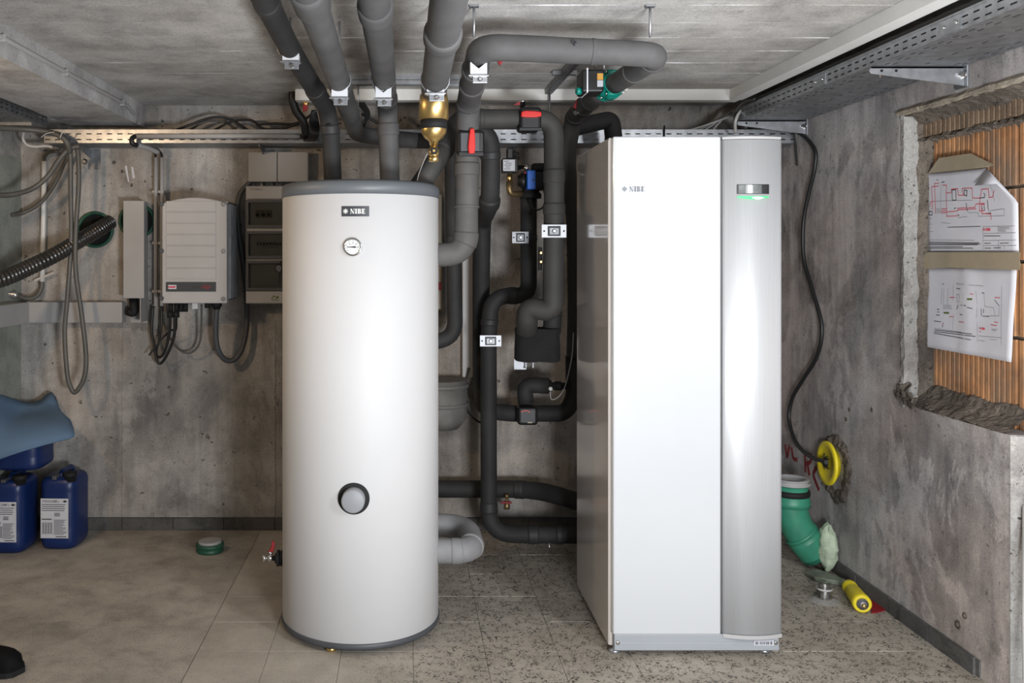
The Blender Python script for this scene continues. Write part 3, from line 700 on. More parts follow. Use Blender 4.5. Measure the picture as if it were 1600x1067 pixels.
# cross mark on the pipe
mb = MB(); c = P(898, 66, 2.713)
mb.boxc(c, (.017, .008, .004)).boxc(c, (.004, .008, .019)); mb.build('pen_mark', 'ink', Ep2)
def ball_valve(parent, c, axis, red_along, w=.105, l=.095, face=-1):
    # black insulating shell with a window and a red lever, facing the room
    c = Vector(c); x, y, z = c
    if axis == 'z': d = (w, .115, l)
    else: d = (l, .115, w)
    sh = MB().boxc(c, d).build('valve_shell', 'dark_plastic', parent, .014, seg=3)
    if axis == 'z':
        MB().box((x-w/2+.004, y-.064, z-l/2-.006), (x+w/2-.004, y-.05, z-l/2+.012)).build('shell_rim', 'dark_plastic', sh, .004)
        MB().box((x-w*.36, y-.0595, z-l*.36), (x+w*.30, y-.057, z+l*.36)).build('shell_window', 'cable_dark', sh)
        pts = [(x-.009, z-.045), (x+.013, z-.045), (x+.016, z-.02), (x+.015, z+.02), (x+.012, z+.050), (x-.004, z+.050), (x-.008, z+.02), (x-.012, z-.02)]
    else:
        MB().box((x-l/2-.004, y-.064, z-w/2-.004), (x+l/2+.004, y-.05, z-w/2+.012)).build('shell_rim', 'dark_plastic', sh, .004)
        pts = [(x-.042, z+.005), (x-.040, z+.026), (x-.02, z+.030), (x+.02, z+.028), (x+.044, z+.024), (x+.044, z+.006), (x+.02, z+.002), (x-.02, z+.002)]
    MB().prism([(px, y-.075, pz) for px, pz in pts], (0, .022, 0)).build('lever', 'red', sh, .004)
ball_valve(Ep, P(734, 225, 3.44), 'z', 1)
# F: drop behind the heat pump
Fp = pipe('dark foam pipe from the teal pump down behind the heat pump', [(.780, 3.51, 2.064), (.765, 4.02, 2.05), (.745, 4.10, 1.86), (.80, 4.20, 1.62), (.818, 4.25, 1.2), (.815, 4.27, .93)], .038, [.08, .08, .1, .1], 'foam_g', ((.12, .03, .004), (.2, .05, .005), (.30, .03, .004)))
MB().lathe((.770, 3.86, 2.055), Vector((-.05, 1, -.03)), [(0, .0415), (0, .0435), (.007, .0435), (.007, .0415)], 24, False).build('union_ring', 'brass_dull', Fp)
v = MB().cyl(P(908, 172, 3.84), P(899, 176, 3.80), .010, 12).build('drain_tap', 'steel', Fp)
MB().prism([P(899, 170, 3.80), P(896, 166, 3.80), P(902, 155, 3.80), P(906, 157, 3.80), P(904, 167, 3.80)], (0, .02, 0)).build('lever', 'dark_red', v, .002)
Np = pipe('short dark foam branch turning down behind the heat pump top', [(.76, 4.10, 2.0), P(955, 186, 4.15), P(958, 206, 4.15), P(962, 260, 4.15)], .040, [.07, .05])
# teal circulation pump
pu = thing('circulation_pump', 'teal circulation pump with black control box below the ceiling', 'pump', (.78, 3.58, 2.06))
pc = Vector((.781, 3.565, 2.061)); ax = Vector((-.01, 1, 0)).normalized()
MB().lathe(pc-ax*.085, ax, [(0, .044), (.016, .046), (.018, .033), (.045, .036), (.06, .052), (.11, .052), (.125, .036), (.150, .033), (.152, .046), (.168, .044)], 28).build('volute', 'teal', pu)
hd = MB().lathe(pc+Vector((.0, -.03, 0)), (-1, -.12, .02), [(0, .056), (.02, .056), (.022, .048), (.05, .046)], 28).build('motor_flange', 'teal', pu)
for a in range(4):
    r = math.radians(45+90*a); q = pc+Vector((-.012, -.03+.058*math.cos(r), .058*math.sin(r)))
    MB().cyl(q+Vector((.02, 0, 0)), q+Vector((-.016, 0, 0)), .009, 8).build('lug', 'teal', hd)
    MB().lathe(q+Vector((-.016, 0, 0)), (-1, 0, 0), [(0, .007), (.006, .007)], 6).build('bolt', 'steel', hd)
for y in (3.49, 3.54): MB().lathe((.781+.035, y-.02, 2.03), (0, -1, 0), [(0, .008), (.01, .008)], 6).build('flange_bolt', 'steel', pu)
cb = MB().box((.655, 3.475, 2.022), (.738, 3.585, 2.108)).build('control_box', 'dark_plastic', pu, .008, seg=3)
MB().box((.672, 3.470, 2.020), (.677, 3.588, 2.112)).build('silver_rim', 'zinc_white', cb)
MB().box((.712, 3.4735, 2.068), (.734, 3.476, 2.092)).build('amber_label', 'ink_gold', cb)
MB().box((.712, 3.4735, 2.042), (.734, 3.476, 2.066)).build('blue_label', 'paper_label', cb)
MB().lathe((.655, 3.5, 2.030), (-1, -.2, 0), [(0, .014), (.016, .014), (.018, .011)], 18).build('dial_knob', 'teal', cb)
MB().sweep(spline([(.715, 3.53, 2.105), (.718, 3.53, 2.145), (.705, 3.50, 2.175), (.69, 3.46, 2.19)], 6), .004, 8).build('power_cable', 'cable_grey', cb)
MB().cyl((.752, 3.54, 2.09), (.752, 3.54, ZC), .004, 8).build('hanger_rod', 'zinc', pu)
pu.location = pu.location+Vector((.010, -.14, .005))
# G
gz_ = CH+214*3.8/F
Gp = pipe('dark foam pipe with flat red lever, bending down beside the heat pump flank', [P(651, 297, 3.50), P(690, 240, 3.55), P(716, 188, 3.70), P(735, 186, 3.8), P(865, 186, 3.8), P(866, 300, 3.8), P(864, 489, 3.8), P(824, 478, 3.83), P(823, 520, 3.87)], [.040, .0455], [.08, .10, .06, .075, .2, .065, .05], 'foam_g', ((.12, .04, .004), (.30, .03, .003), (.43, .03, .003), (.585, .06, .003), (.66, .05, .004)), 'foam_g')
th_ = MB().box(P(841, 422, 3.86), P(847, 386, 3.84)).build('sensor_rail', 'rubber', Gp)
for y in (395, 409): MB().lathe(P(845, y, 3.84), (0, -1, 0), [(0, .008), (.01, .008), (.012, .005)], 10).build('sensor_screw', 'brass', th_)
ball_valve(Gp, P(826, 188, 3.8)-Vector((0, .0, 0)), 'x', 1, w=.098, l=.092)
def plate_bracket(parent, x, y, d, w, h, m='zinc_white'):
    c = P(x, y, d); 
    b = MB().box((c.x-w/2, c.y-.004, c.z-h/2), (c.x+w/2, c.y, c.z+h/2)).build('bracket_plate', m, parent, .001)
    MB().box((c.x-w*.26, c.y-.007, c.z-h*.38), (c.x+w*.26, c.y-.003, c.z+h*.38)).build('window_frame', 'dark_plastic', b, .002)
    MB().box((c.x-w*.20, c.y-.010, c.z-h*.28), (c.x+w*.20, c.y-.006, c.z+h*.26)).build('saddle_block', 'zinc_dull', b, .004)
    MB().lathe((c.x, c.y-.010, c.z), (0, -1, 0), [(0, .010), (.004, .008), (.006, .006)], 12).build('bolt', 'zinc', b)
    for s in (-1, 1): MB().lathe((c.x+s*w*.40, c.y-.003, c.z), (0, -1, 0), [(0, .0045), (.003, .003)], 10).build('screw', 'ink', b)
plate_bracket(Gp, 865.5, 361, 3.745, .104, .055)
av = MB().lathe(P(816, 173, 3.8), (0, 0, 1), [(0, .010), (.02, .010), (.021, .015), (.034, .015), (.035, .018), (.042, .018)], 16).build('air_vent', 'steel', Gp)
MB().prism([P(802, 164, 3.79), P(812, 158, 3.79), P(813, 164, 3.79)], (0, .012, 0)).build('lever', 'dark_red', av)
# black wrapped heat exchanger block
hx = thing('wrapped_heat_exchanger', 'small black foam wrapped block where the grey pipe ends', 'heat exchanger', P(842, 566, 3.9))
c0 = P(807, 566, 3.87); c1 = P(878, 514, 3.87)
prof = []
for k in range(33):
    a = math.pi*2*k/32
    prof.append(a)
mb = MB(); ringv = []
for z, s in ((c0.z, .94), (c0.z+.008, 1), (c0.z+.05, 1.0), (c1.z-.03, .97), (c1.z-.006, .98), (c1.z, .94)):
    row = []
    for k in range(41):
        t = 2*math.pi*k/40; cxx, cyy = math.cos(t), math.sin(t)
        X = (c0.x+c1.x)/2+(c1.x-c0.x)/2*s*math.copysign(abs(cxx)**.45, cxx); Y = 3.93+.075*s*math.copysign(abs(cyy)**.7, cyy)*(1-.22*math.exp(-((X-(c0.x+c1.x)/2-.012)/.015)**2))
        row.append((X, Y, z+.004*noise.noise((X*14, Y*14, z*10))))
    ringv.append(row)
mb.grid(ringv); mb.add(ringv[0], [list(range(40))]); mb.add(ringv[-1], [list(range(40))]); mb.build('foam_wrap', 'felt', hx)
MB().box((P(803, 0, 3.96).x, 3.955, P(0, 577, 3.96).z), (P(822, 0, 3.96).x, 3.96, P(0, 561, 3.96).z)).build('support_plate', 'zinc_dull', hx)
for x in (822, 833): MB().sweep(rnd([P(x, 562, 3.92), P(x, 574, 3.92), P(x-5, 574, 3.97)], .004), .003, 8).build('support_hook', 'zinc_white', hx)
o = pipe('short dark stub rising from the right lobe of the black wrapped block', [P(862, 520, 3.92), P(864, 494, 3.93), P(862, 480, 3.95)], .040, .02)
# K
Kp = pipe('dark foam pipe beside the red lever riser, down to the small black valve', [P(722, 205, 3.86), P(764, 207, 3.88), P(767, 250, 3.9), P(766, 318, 3.92), P(754, 345, 4.33), P(752, 470, 4.36), P(752, 641, 4.36), P(800, 646, 4.30), P(884, 646, 4.28), P(897, 620, 4.28), P(896, 556, 4.28)], [.042, .0385], [.08, .1, .1, .06, .2, .08, .03, .09, .04], 'foam', ((.085, .035, .003), (.175, .05, .006), (.80, .05, .002)))
vv = thing('black_valve', 'black boxy valve with a red arc mark on the low pipe behind', 'valve', P(823, 662, 4.22))
vb = MB().boxc(P(823, 648, 4.22), (.094, .09, .085)).build('valve_body', 'dark_plastic', vv, .014, seg=3)
for k in range(7):
    pass
mb = MB(); c = P(821, 652, 4.172)
for k in range(8):
    a0, a1 = math.radians(50+k*10), math.radians(60+k*10)
    q = lambda a, r: c+Vector((r*math.cos(a), 0, r*math.sin(a)))
    mb.prism([q(a0, .030), q(a1, .030), q(a1, .034), q(a0, .034)], (0, -.002, 0))
mb.build('red_mark', 'red', vb)
MB().boxc(P(828, 660, 4.172), (.022, .003, .006)).build('label_strip', 'packing', vb)
o = pipe('small dark foam bend rising from the black valve', [P(822, 630, 4.26), P(819, 601, 4.26), P(858, 603, 4.24)], .038, .085)
MB().lathe(P(857, 603, 4.24), (1, 0, 0), [(0, .030), (.012, .030), (.014, .018), (.03, .018), (.031, .022), (.06, .022), (.062, .016), (.1, .016)], 16).build('fitting', 'rubber', o)
MB().lathe(P(860, 607, 4.21), (-.1, -1, .05), [(0, .008), (.012, .010), (.014, .006)], 12).build('test_nipple', 'white_plastic', o)
o = MB().sweep(spline([P(896, 520, 4.2), P(893, 560, 4.18), P(884, 600, 4.18), P(877, 615, 4.18), P(868, 623, 4.18), P(861, 623, 4.19), P(860, 610, 4.21)], 6), .0025, 6).build('sensor_wire', 'cable_pale')
tag(o, 'thin pale sensor wire looping to the small dark bend behind', 'wire')
# L
Lp = pipe('dark foam pipe under the blue actuator, doglegging down to the floor behind', [P(826, 300, 4.2), P(826, 462, 4.2), P(768, 462, 4.2), P(763.5, 520, 4.2), P(763.5, 700, 4.2), P(764, 835, 4.16), P(905, 836, 4.1), P(930, 836, 4.1)], .0385, [.06, .09, .1, .2, .12, .1], 'foam', ((.10, .03, .002), (.25, .04, .003), (.34, .03, .003), (.74, .05, .003), (.87, .05, .004), (.925, .03, .004)))
plate_bracket(Lp, 766.5, 532.5, 4.155, .100, .052)
plate_bracket(Lp, 813, 371, 4.15, .078, .055, 'zinc_dull')
MB().cyl(P(858, 848, 4.1), P(859, 863, 4.1), .004, 8).build('support_pin', 'steel', Lp)
# actuator and pressure switch
ac = thing('motor_valve', 'black motorised valve with bright blue cover between the dark pipes', 'valve', P(828, 300, 4.12))
x0, z1 = P(822, 267, 4.1).x, P(0, 267, 4.1).z
ab = MB().box((x0+.03, 4.08, P(0, 297, 4.1).z), (P(853, 0, 4.1).x, 4.17, z1-.004)).build('motor_housing', 'dark_plastic', ac, .006)
bl = MB().box((x0, 4.062, P(0, 296, 4.08).z), (x0+.039, 4.17, z1)).build('blue_cover', 'blue', ac, .004)
MB().lathe((x0+.028, 4.062, P(0, 281, 4.06).z), (0, -1, 0), [(0, .005), (.002, .0045)], 12).build('screw', 'ink', bl)
MB().lathe((x0-.002, 4.12, P(0, 282, 4.1).z), (-1, 0, 0), [(0, .036), (.02, .036), (.022, .028), (.035, .026)], 20).build('coupling', 'dark_plastic', ac)
MB().lathe((x0-.005, 4.10, P(0, 270, 4.1).z), (0, -1, 0), [(0, .004), (.004, .003)], 8).build('red_button', 'red', ac)
MB().box((P(831, 0, 4.14).x, 4.10, z1), (P(855, 0, 4.14).x, 4.18, P(0, 256, 4.14).z)).build('housing_top', 'rubber', ac, .006)
for y in (272, 292): MB().lathe(P(852, y, 4.07), (0, -1, 0), [(0, .007), (.006, .006)], 10).build('terminal_screw', 'steel', ac)
MB().lathe(P(829, 300, 4.15), (0, 0, 1), [(-.03, .05), (-.01, .05), (0, .04), (.02, .038)], 20).build('valve_seat', 'rubber', ac)
MB().sweep(spline([P(826, 310, 4.12), P(829, 321, 4.10), P(838, 328, 4.1), P(848, 324, 4.1), P(852, 312, 4.1), P(850, 298, 4.12)], 6), .004, 8).build('motor_cable', 'cable_black', ac)
ps = thing('pressure_switch', 'small black pressure switch with white label above a brass elbow', 'switch', P(796, 300, 4.1))
pb = MB().box((P(784, 0, 4.1).x, 4.07, P(0, 270, 4.1).z), (P(808.5, 0, 4.1).x, 4.14, P(0, 248, 4.1).z)).build('switch_box', 'dark_plastic', ps, .005)
lb = MB().box((P(786, 0, 4.07).x, 4.068, P(0, 267, 4.07).z), (P(804.5, 0, 4.07).x, 4.0705, P(0, 249.5, 4.07).z)).build('label', 'paper_label', pb)
mb = MB()
for k in range(5):
    z = P(0, 252+k*3, 4.07).z; x = P(787.5+(k % 2)*2, 0, 4.07).x; mb.box((x, 4.0672, z-.0012), (x+.022+.012*((k*7) % 3)/2, 4.068, z+.0012))
mb.build('print', 'ink', lb)
MB().box((P(792, 0, 4.1).x, 4.08, P(0, 248, 4.1).z), (P(801, 0, 4.1).x, 4.13, P(0, 232, 4.1).z)).build('plug_block', 'dark_plastic', ps, .004)
for y in (240, 247): MB().cyl(P(800, y, 4.09), P(811, y, 4.09), .008, 10).build('cable_gland', 'rubber', ps)
MB().lathe(P(796, 272, 4.1), (0, 0, -1), [(0, .008), (.004, .008), (.005, .013), (.030, .013), (.031, .008), (.045, .008)], 6).build('brass_nut', 'brass', ps)
MB().sweep(rnd([P(796, 284, 4.1), P(796, 303, 4.1), P(822, 303, 4.15)], .035), .014, 14).build('elbow', 'brass_dull', ps)
MB().lathe(P(809, 262, 4.1), (1, 0, 0), [(0, .012), (.03, .012), (.031, .016), (.05, .016)], 14).build('nipple', 'steel', ps)
# low pipes
Mp = pipe('dark foam pipe running low along the back wall behind the tank', [(-.12, 3.70, .262), (-.06, 4.40, .260), P(672, 764, 4.45), P(810, 764, 4.42), P(850, 768, 4.35), P(925, 790, 4.15)], .0425, [.1, .05, .1, .2], 'foam', ((.765, .05, .003),), 'tape')
dv = thing('drain_valve', 'tiny brass drain valve hanging under the low dark pipe', 'valve', P(792, 798, 4.36))
MB().lathe(P(792, 772, 4.36), (0, 0, -1), [(0, .010), (.012, .011), (.022, .007), (.03, .007), (.032, .012), (.052, .013), (.056, .015), (.072, .015)], 14).build('body', 'brass_dull', dv)
MB().boxc(P(791, 785, 4.345), (.052, .014, .010)).build('lever', 'dark_red', dv, .003)
U = pipe('grey foam loop toned as if lit, bulging from the right foot of the tank', [(.05, 3.42, .280), (.262, 3.42, .280), (.262, 3.70, .292), (.02, 3.72, .292)], .047, [.075, .12], 'foam_lit', ((.22, .035, .002), (.36, .03, .004)), 'foam_lit')
# ------------------------------------------------------------------ drain and grey plastic pipe behind the tank
gp_ = thing('grey_drain_pipe', 'big grey plastic drain bend low on the back wall', 'pipe', P(700, 640, 4.5))
gpc = P(690, 0, 4.46); zq = lambda y: CH-(y-CY)*4.46/F
MB().lathe((gpc.x, 4.455, zq(668)), (0, 0, 1), [(0, .085), (.04, .118), (.08, .127), (zq(592)-zq(668), .127)], 36).build('drain_bend', 'drain_grey', gp_)
for y in (601, 630): MB().lathe((gpc.x, 4.455, zq(y)), (0, 0, 1), [(-.010, .126), (-.009, .136), (.009, .136), (.010, .126)], 36, False).build('socket_ring', 'drain_grey', gp_)
rp = MB().sweep(spline([P(694, 610, 4.52), P(727, 604, 4.54), P(740, 560, 4.55)], 8), .012, 10)
o = rp.build('waste_hose', 'trunk_grey'); tag(o, 'thin grey hose bending beside the big grey drain bend', 'hose')
o = MB().box((P(722, 0, 4.56).x, 4.53, P(0, 590, 4.53).z), (P(738, 0, 4.56).x, 4.598, P(0, 300, 4.53).z)).build('wall_trunking', 'light_plastic', bevel=.003)
tag(o, 'pale vertical cable trunking strip on the back wall between tank and pipes', 'cable trunking')
for (a, b, nm, lab) in ((304, 384, 'white_plastic', 'narrow white wall box peeping out behind the upper tank flank'), (415, 484, 'packing', 'narrow beige wall box peeping out behind the middle of the tank'), (593, 648, 'trunk_grey', 'narrow grey wall box with a red button behind the tank')):
    bxo = thing('wall_box', lab, 'switch box', P(660, b, 4.56), 'wall boxes behind the tank')
    MB().box((P(640, 0, 4.5).x, 4.50, P(0, b, 4.5).z), (P(690.5, 0, 4.5).x, YB, P(0, a, 4.5).z)).build('housing', nm, bxo, .004)
    if a > 400: MB().box((P(682, 0, 4.49).x, 4.482, P(0, a+(b-a)*.55, 4.5).z), (P(689.5, 0, 4.49).x, 4.50, P(0, a+(b-a)*.38, 4.5).z)).build('button', 'red' if a > 500 else 'dark_red', bxo, .002)
o = MB().sweep(spline([P(733, 575, 4.5), P(728, 600, 4.5), P(725, 618, 4.5), P(730, 640, 4.5), P(742, 655, 4.5), P(756, 661, 4.48), P(775, 656, 4.45)], 6), .005, 8).build('black_cable', 'cable_black')
tag(o, 'black cable dropping out of the pale vertical trunking strip', 'cable')

# ------------------------------------------------------------------ cable trays
def slotted(o, u, v, ulen, vlen, rows, pitch, slot, off=0.0, skew=0.0):
    # plate with real slots: rows = [(v0, v1)]
    o = Vector(o); u = Vector(u); v = Vector(v); mb = MB()
    q = lambda a, b: o+u*a+v*b
    cuts = []; p = off+.004
    while p+slot+abs(skew) < ulen: cuts.append((p, p+slot)); p += pitch
    edge = 0
    for v0, v1 in rows:
        mb.add([q(0, edge), q(ulen, edge), q(ulen, v0), q(0, v0)], [(0, 1, 2, 3)])
        last = 0
        for a, b in cuts:
            mb.add([q(last if last == 0 else last, v0), q(a, v0), q(a+skew, v1), q(last+(skew if last else 0), v1)], [(0, 1, 2, 3)]); last = b
        mb.add([q(last, v0), q(ulen, v0), q(ulen, v1), q(last+(skew if last else 0), v1)], [(0, 1, 2, 3)])
        edge = v1
    mb.add([q(0, edge), q(ulen, edge), q(ulen, vlen), q(0, vlen)], [(0, 1, 2, 3)])
    return mb
# along the back wall
tb = thing('cable_tray', 'long slotted steel cable tray along the back wall', 'cable tray', (-.2, 4.45, 1.97))
x0, x1, yf, zb, hf = -1.775, 1.93, 4.385, 1.970, .062
slotted((x0, yf, zb), (1, 0, 0), (0, 0, 1), x1-x0, hf, [(.014, .0195), (.042, .0475)], .051, .026).build('front_flange', 'zinc', tb, solid=.0015)
slotted((x0, yf, zb), (1, 0, 0), (0, 1, 0), x1-x0, YB-.012-yf, [(.03, .036), (.09, .096), (.15, .156)], .062, .03, skew=.016).build('tray_bottom', 'zinc_dull', tb, solid=.0015)
MB().box((x0, yf-.002, zb+hf-.002), (x1, yf+.008, zb+hf+.004)).build('rolled_rim', 'zinc', tb)
MB().box((x0, YB-.014, zb), (x1, YB-.012, zb+hf)).build('back_flange', 'zinc_dull', tb)
for x in (-1.60, -.7, .45, 1.3):
    MB().prism([(x-.02, YB, 1.965), (x-.02, YB-.2, 1.965), (x-.02, YB-.2, 1.955), (x-.02, YB, 1.915)], (.004, 0, 0)).box((x-.03, YB-.006, 1.86), (x+.03, YB, 1.965)).build('wall_bracket', 'zinc_dull', tb)
MB().boxc((-1.68, YB-.003, 1.895), (.055, .006, .06)).build('bracket_foot', 'zinc_dull', tb)
MB().lathe((-1.65, YB-.006, 1.90), (0, -1, 0), [(0, .016), (.003, .016), (.004, .009), (.012, .009)], 6).build('anchor_bolt', 'steel', tb)
# along the right wall
tr = thing('cable_tray', 'slotted steel cable tray on brackets along the top of the right wall', 'cable tray', (1.77, 3, 2.06))
ya, yb_, xf, zb2 = .6, 4.36, 1.610, 2.066
slotted((xf, ya, zb2), (0, 1, 0), (0, 0, 1), yb_-ya, .052, [(.012, .017), (.034, .039)], .051, .028).build('side_flange', 'zinc', tr, solid=.0015)
slotted((xf, ya, zb2), (0, 1, 0), (1, 0, 0), yb_-ya, XR-.008-xf, [(.025, .031), (.05, .056), (.16, .166), (.262, .268), (.288, .294)], .075, .036, skew=.0).build('tray_bottom', 'zinc_dull', tr, solid=.0015)
MB().box((xf-.003, ya, zb2+.050), (xf+.010, yb_, zb2+.057)).build('rolled_rim', 'zinc', tr)
MB().box((XR-.010, ya, zb2), (XR-.008, yb_, zb2+.052)).build('wall_flange', 'zinc_dull', tr)
for y in (2.62, 3.45):
    MB().box((xf-.004, y-.05, zb2+.004), (xf-.001, y+.05, zb2+.048)).build('splice_plate', 'zinc', tr)
    for k in (-.03, .03): MB().lathe((xf-.004, y+k, zb2+.026), (-1, 0, 0), [(0, .007), (.004, .006), (.006, .003)], 10).build('splice_bolt', 'steel', tr)
# flexible conduit lying in the tray, by the rim
MB().sweep([(xf+.05, ya+.1*k, 2.135+.006*noise.noise((k*.5, 1, 1))) for k in range(37)], .022, 12).build('tray_cable', 'cable_grey', tr)
def bracket(y, lab):
    o = thing('wall_bracket', lab, 'bracket', (XR, y, 2.03), 'brackets under the right cable tray')
    m = MB().prism([(XR-.002, y, 2.062), (1.604, y, 2.062), (1.597, y, 2.050), (1.603, y, 2.040), (XR-.002, y, 1.998)], (0, .004, 0))
    m.box((1.604, y, 2.058), (XR-.002, y+.036, 2.062)).build('arm', 'zinc', o)
    f = MB().box((XR-.008, y-.018, 1.992), (XR, y+.05, 2.068)).build('wall_plate', 'zinc_dull', o, .002)
    MB().lathe((XR-.008, y-.004, 2.036), (-1, 0, 0), [(0, .015), (.003, .015), (.004, .010), (.014, .010), (.015, .006), (.024, .006)], 6).build('bolt', 'steel', f)
    for x in (1.64, 1.69): MB().lathe((x, y, 2.050), (0, -1, 0), [(0, .005), (.001, .005)], 10).build('hole', 'hole_shade', o)  # flat dark discs painted as shaded holes
    MB().cyl((1.645, y+.018, 2.03), (1.645, y+.018, 2.078), .004, 8).build('tray_bolt', 'steel', o)
bracket(4.27, 'steel wall bracket at the far end of the right cable tray')
bracket(3.06, 'steel wall bracket above the brick opening under the cable tray')
# dark tray along the left wall
tl = thing('cable_tray', 'dark slotted cable tray along the top of the left wall', 'cable tray', (-1.85, 3, 2.04))
slotted((XL+.01, 1.2, 2.045), (0, 1, 0), (1, 0, 0), 3.16, .22, [(.03, .038), (.08, .088), (.13, .138), (.18, .188)], .07, .036).build('tray_bottom', 'zinc_dull', tl, solid=.0015)
slotted((XL+.23, 1.2, 2.045), (0, 1, 0), (0, 0, 1), 3.16, .05, [(.012, .018), (.032, .038)], .051, .026).build('side_flange', 'zinc_dull', tl, solid=.0015)
MB().box((XL, 4.2, 2.03), (XL+.22, 4.225, 2.045)).build('arm', 'zinc_dull', tl)
# white trunking on the ceiling
ct = thing('ceiling_trunking', 'white cable trunking forming a corner on the ceiling', 'cable trunking', (.5, 4.16, 2.14))
MB().box((P(461, 0, 4.14).x, 4.14, 2.138), (1.56, 4.20, ZC)).build('back_run', 'white_plastic', ct, .002)
MB().box((1.512, -1.0, 2.138), (1.572, 4.14, ZC)).build('side_run', 'white_plastic', ct, .002)
# rails and rods on the ceiling
cr = thing('ceiling_rail', 'galvanised mounting rail across the ceiling above the tank pipes', 'rail', (0, 3.84, 2.17))
MB().box((-.26, 3.82, 2.168), (.235, 3.825, ZC)).box((-.26, 3.856, 2.168), (.235, 3.861, ZC)).build('rail_web', 'zinc', cr)
MB().box((-.26, 3.82, 2.150), (.235, 3.835, 2.170)).box((-.26, 3.846, 2.150), (.235, 3.861, 2.170)).build('rail_lip', 'zinc', cr)
for x in (-.20, .16): MB().cyl((x, 3.84, 2.05), (x, 3.84, 2.17), .004, 8).build('rod', 'zinc', cr)
cs = thing('ceiling_strut', 'dull steel strut running back along the ceiling beside the pump', 'rail', (.668, 3.8, 2.17))
MB().box((.653, 3.18, 2.165), (.657, 4.13, ZC)).box((.679, 3.18, 2.165), (.683, 4.13, ZC)).box((.653, 3.18, 2.163), (.683, 4.13, 2.167)).build('rail_web', 'zinc_dull', cs)
MB().boxc((.668, 3.72, 2.178), (.10, .024, .018)).build('rail_clip', 'zinc_dull', cs)
MB().cyl((.668, 4.10, 1.99), (.668, 4.10, 2.165), .005, 8).build('rod', 'zinc_dull', cs)
v = thing('vent_tap', 'small brass tap with red lever behind the first dark pipe', 'tap', P(474, 165, 4.2))
MB().lathe(P(471, 155, 4.2), Vector((.5, 0, -.5)), [(0, .009), (.02, .009), (.021, .013), (.04, .013)], 12).build('body', 'brass', v)
MB().prism([P(474, 162, 4.19), P(481, 162, 4.19), P(480, 172, 4.19), P(473, 174, 4.19)], (0, .012, 0)).build('lever', 'dark_red', v, .002)
v = thing('vent_tap', 'red lever of a small tap under the long horizontal grey pipe', 'tap', P(781, 95, 2.8))
MB().prism([P(775, 91, 2.8), P(786, 88, 2.8), P(787, 94, 2.8), P(782, 102, 2.8), P(779, 98, 2.8)], (0, .014, 0)).build('lever', 'dark_red', v, .002)
MB().cyl(P(777, 86, 2.8), P(779, 94, 2.8), .006, 10).build('spindle', 'brass', v)

# ------------------------------------------------------------------ cables on the back tray and behind
def cable(name, label, pts, r, m, cat='cable', group=None, n=8, seg=10):
    o = MB().sweep(spline(pts, n), r, seg).build(name, m); return tag(o, label, cat, group)
for k, (pts, m, lab) in enumerate((
    ([P(268, 206, 4.45), P(300, 194, 4.47), P(335, 183, 4.48), P(362, 188, 4.5), P(392, 206, 4.48)], 'cable_black', 'black cable arching high out of the back tray, leftmost bow'),
    ([P(330, 206, 4.5), P(362, 190, 4.5), P(392, 188, 4.5), P(412, 201, 4.48), P(440, 201, 4.46), P(470, 192, 4.44)], 'cable_black', 'black cable waving above the back tray behind the trunking tube'),
    ([P(290, 207, 4.52), P(322, 190, 4.53), P(352, 191, 4.53), P(372, 206, 4.52)], 'cable_grey', 'thin brownish cable bow above the back tray'),
    ([P(400, 195, 4.5), P(430, 193, 4.5), P(462, 193, 4.46), P(492, 176, 4.4)], 'cable_black', 'black cable running straight above the back tray to the dark pipe'))):
    cable('cable', lab, pts, .0065, m)
o = thing('cable_bunch', 'thick black cable bunch hanging from the white ceiling trunking to the back tray', 'cables', P(470, 200, 4.25))
MB().sweep(spline([P(463, 134, 4.22), P(457, 150, 4.22), P(462, 172, 4.24), P(474, 190, 4.26), P(478, 210, 4.3)], 8), .020, 12).build('sleeve', 'cable_black', o)
for k in range(6):
    x = 484+k*2.6; MB().sweep(spline([P(488+k, 172, 4.28), P(x, 190, 4.27+.01*k), P(x+1, 206, 4.27), P(x-2, 217, 4.29), P(x-9, 219, 4.3), P(476, 208, 4.33)], 6), .0045, 8).build('cable', 'cable_black', o)
o = thing('cable_loom', 'dark tangled cables hanging behind the second grey pipe', 'cables', P(570, 170, 4.2))
for k in range(5):
    MB().sweep(spline([P(553+2*k, 134, 4.15), P(560+k*2, 160, 4.2), P(572+k, 180, 4.25), P(566-k*2, 205, 4.3)], 6), .007, 8).build('cable', 'cable_black', o)
MB().sweep(spline([P(565, 178, 4.35), P(590, 192, 4.38), P(615, 206, 4.4)], 6), .007, 8).build('cable', 'cable_black', o)
cg = 'cables crossing from the back tray to the right tray'
for k in range(9):
    m = ('cable_pale', 'cable_grey', 'cable_pale', 'cable_dark')[k % 4]
    o = MB().sweep(spline([P(1038+k*9, 210, 4.47), P(1082+k*5, 202-k*1.1, 4.46), P(1124+k*2, 188-k*1.6, 4.42), P(1152+k, 177-k*1.2, 4.34), P(1172, 170-k*.5, 4.2)], 6), .0055, 8).build('cable', m)
    tag(o, 'thin pale and grey cables fanning from the back tray up to the right tray', 'cable', cg)
cable('cable', 'pale cable hooking down from the right tray in front of its far bracket', [P(1165, 168, 4.28), P(1155, 176, 4.26), P(1149, 190, 4.25), P(1149, 207, 4.3)], .0075, 'cable_pale')
cable('cable', 'grey cable arching above the corner of the ceiling trunking', [P(1148, 190, 4.3), P(1152, 170, 4.28), P(1164, 158, 4.2), P(1180, 155, 4.1)], .006, 'cable_grey')
cable('black_cable', 'thin black cable tail hanging from the back tray end', [P(1240, 205, 4.36), P(1243, 225, 4.36), P(1245, 250, 4.36), P(1245, 259, 4.36)], .0045, 'cable_black')
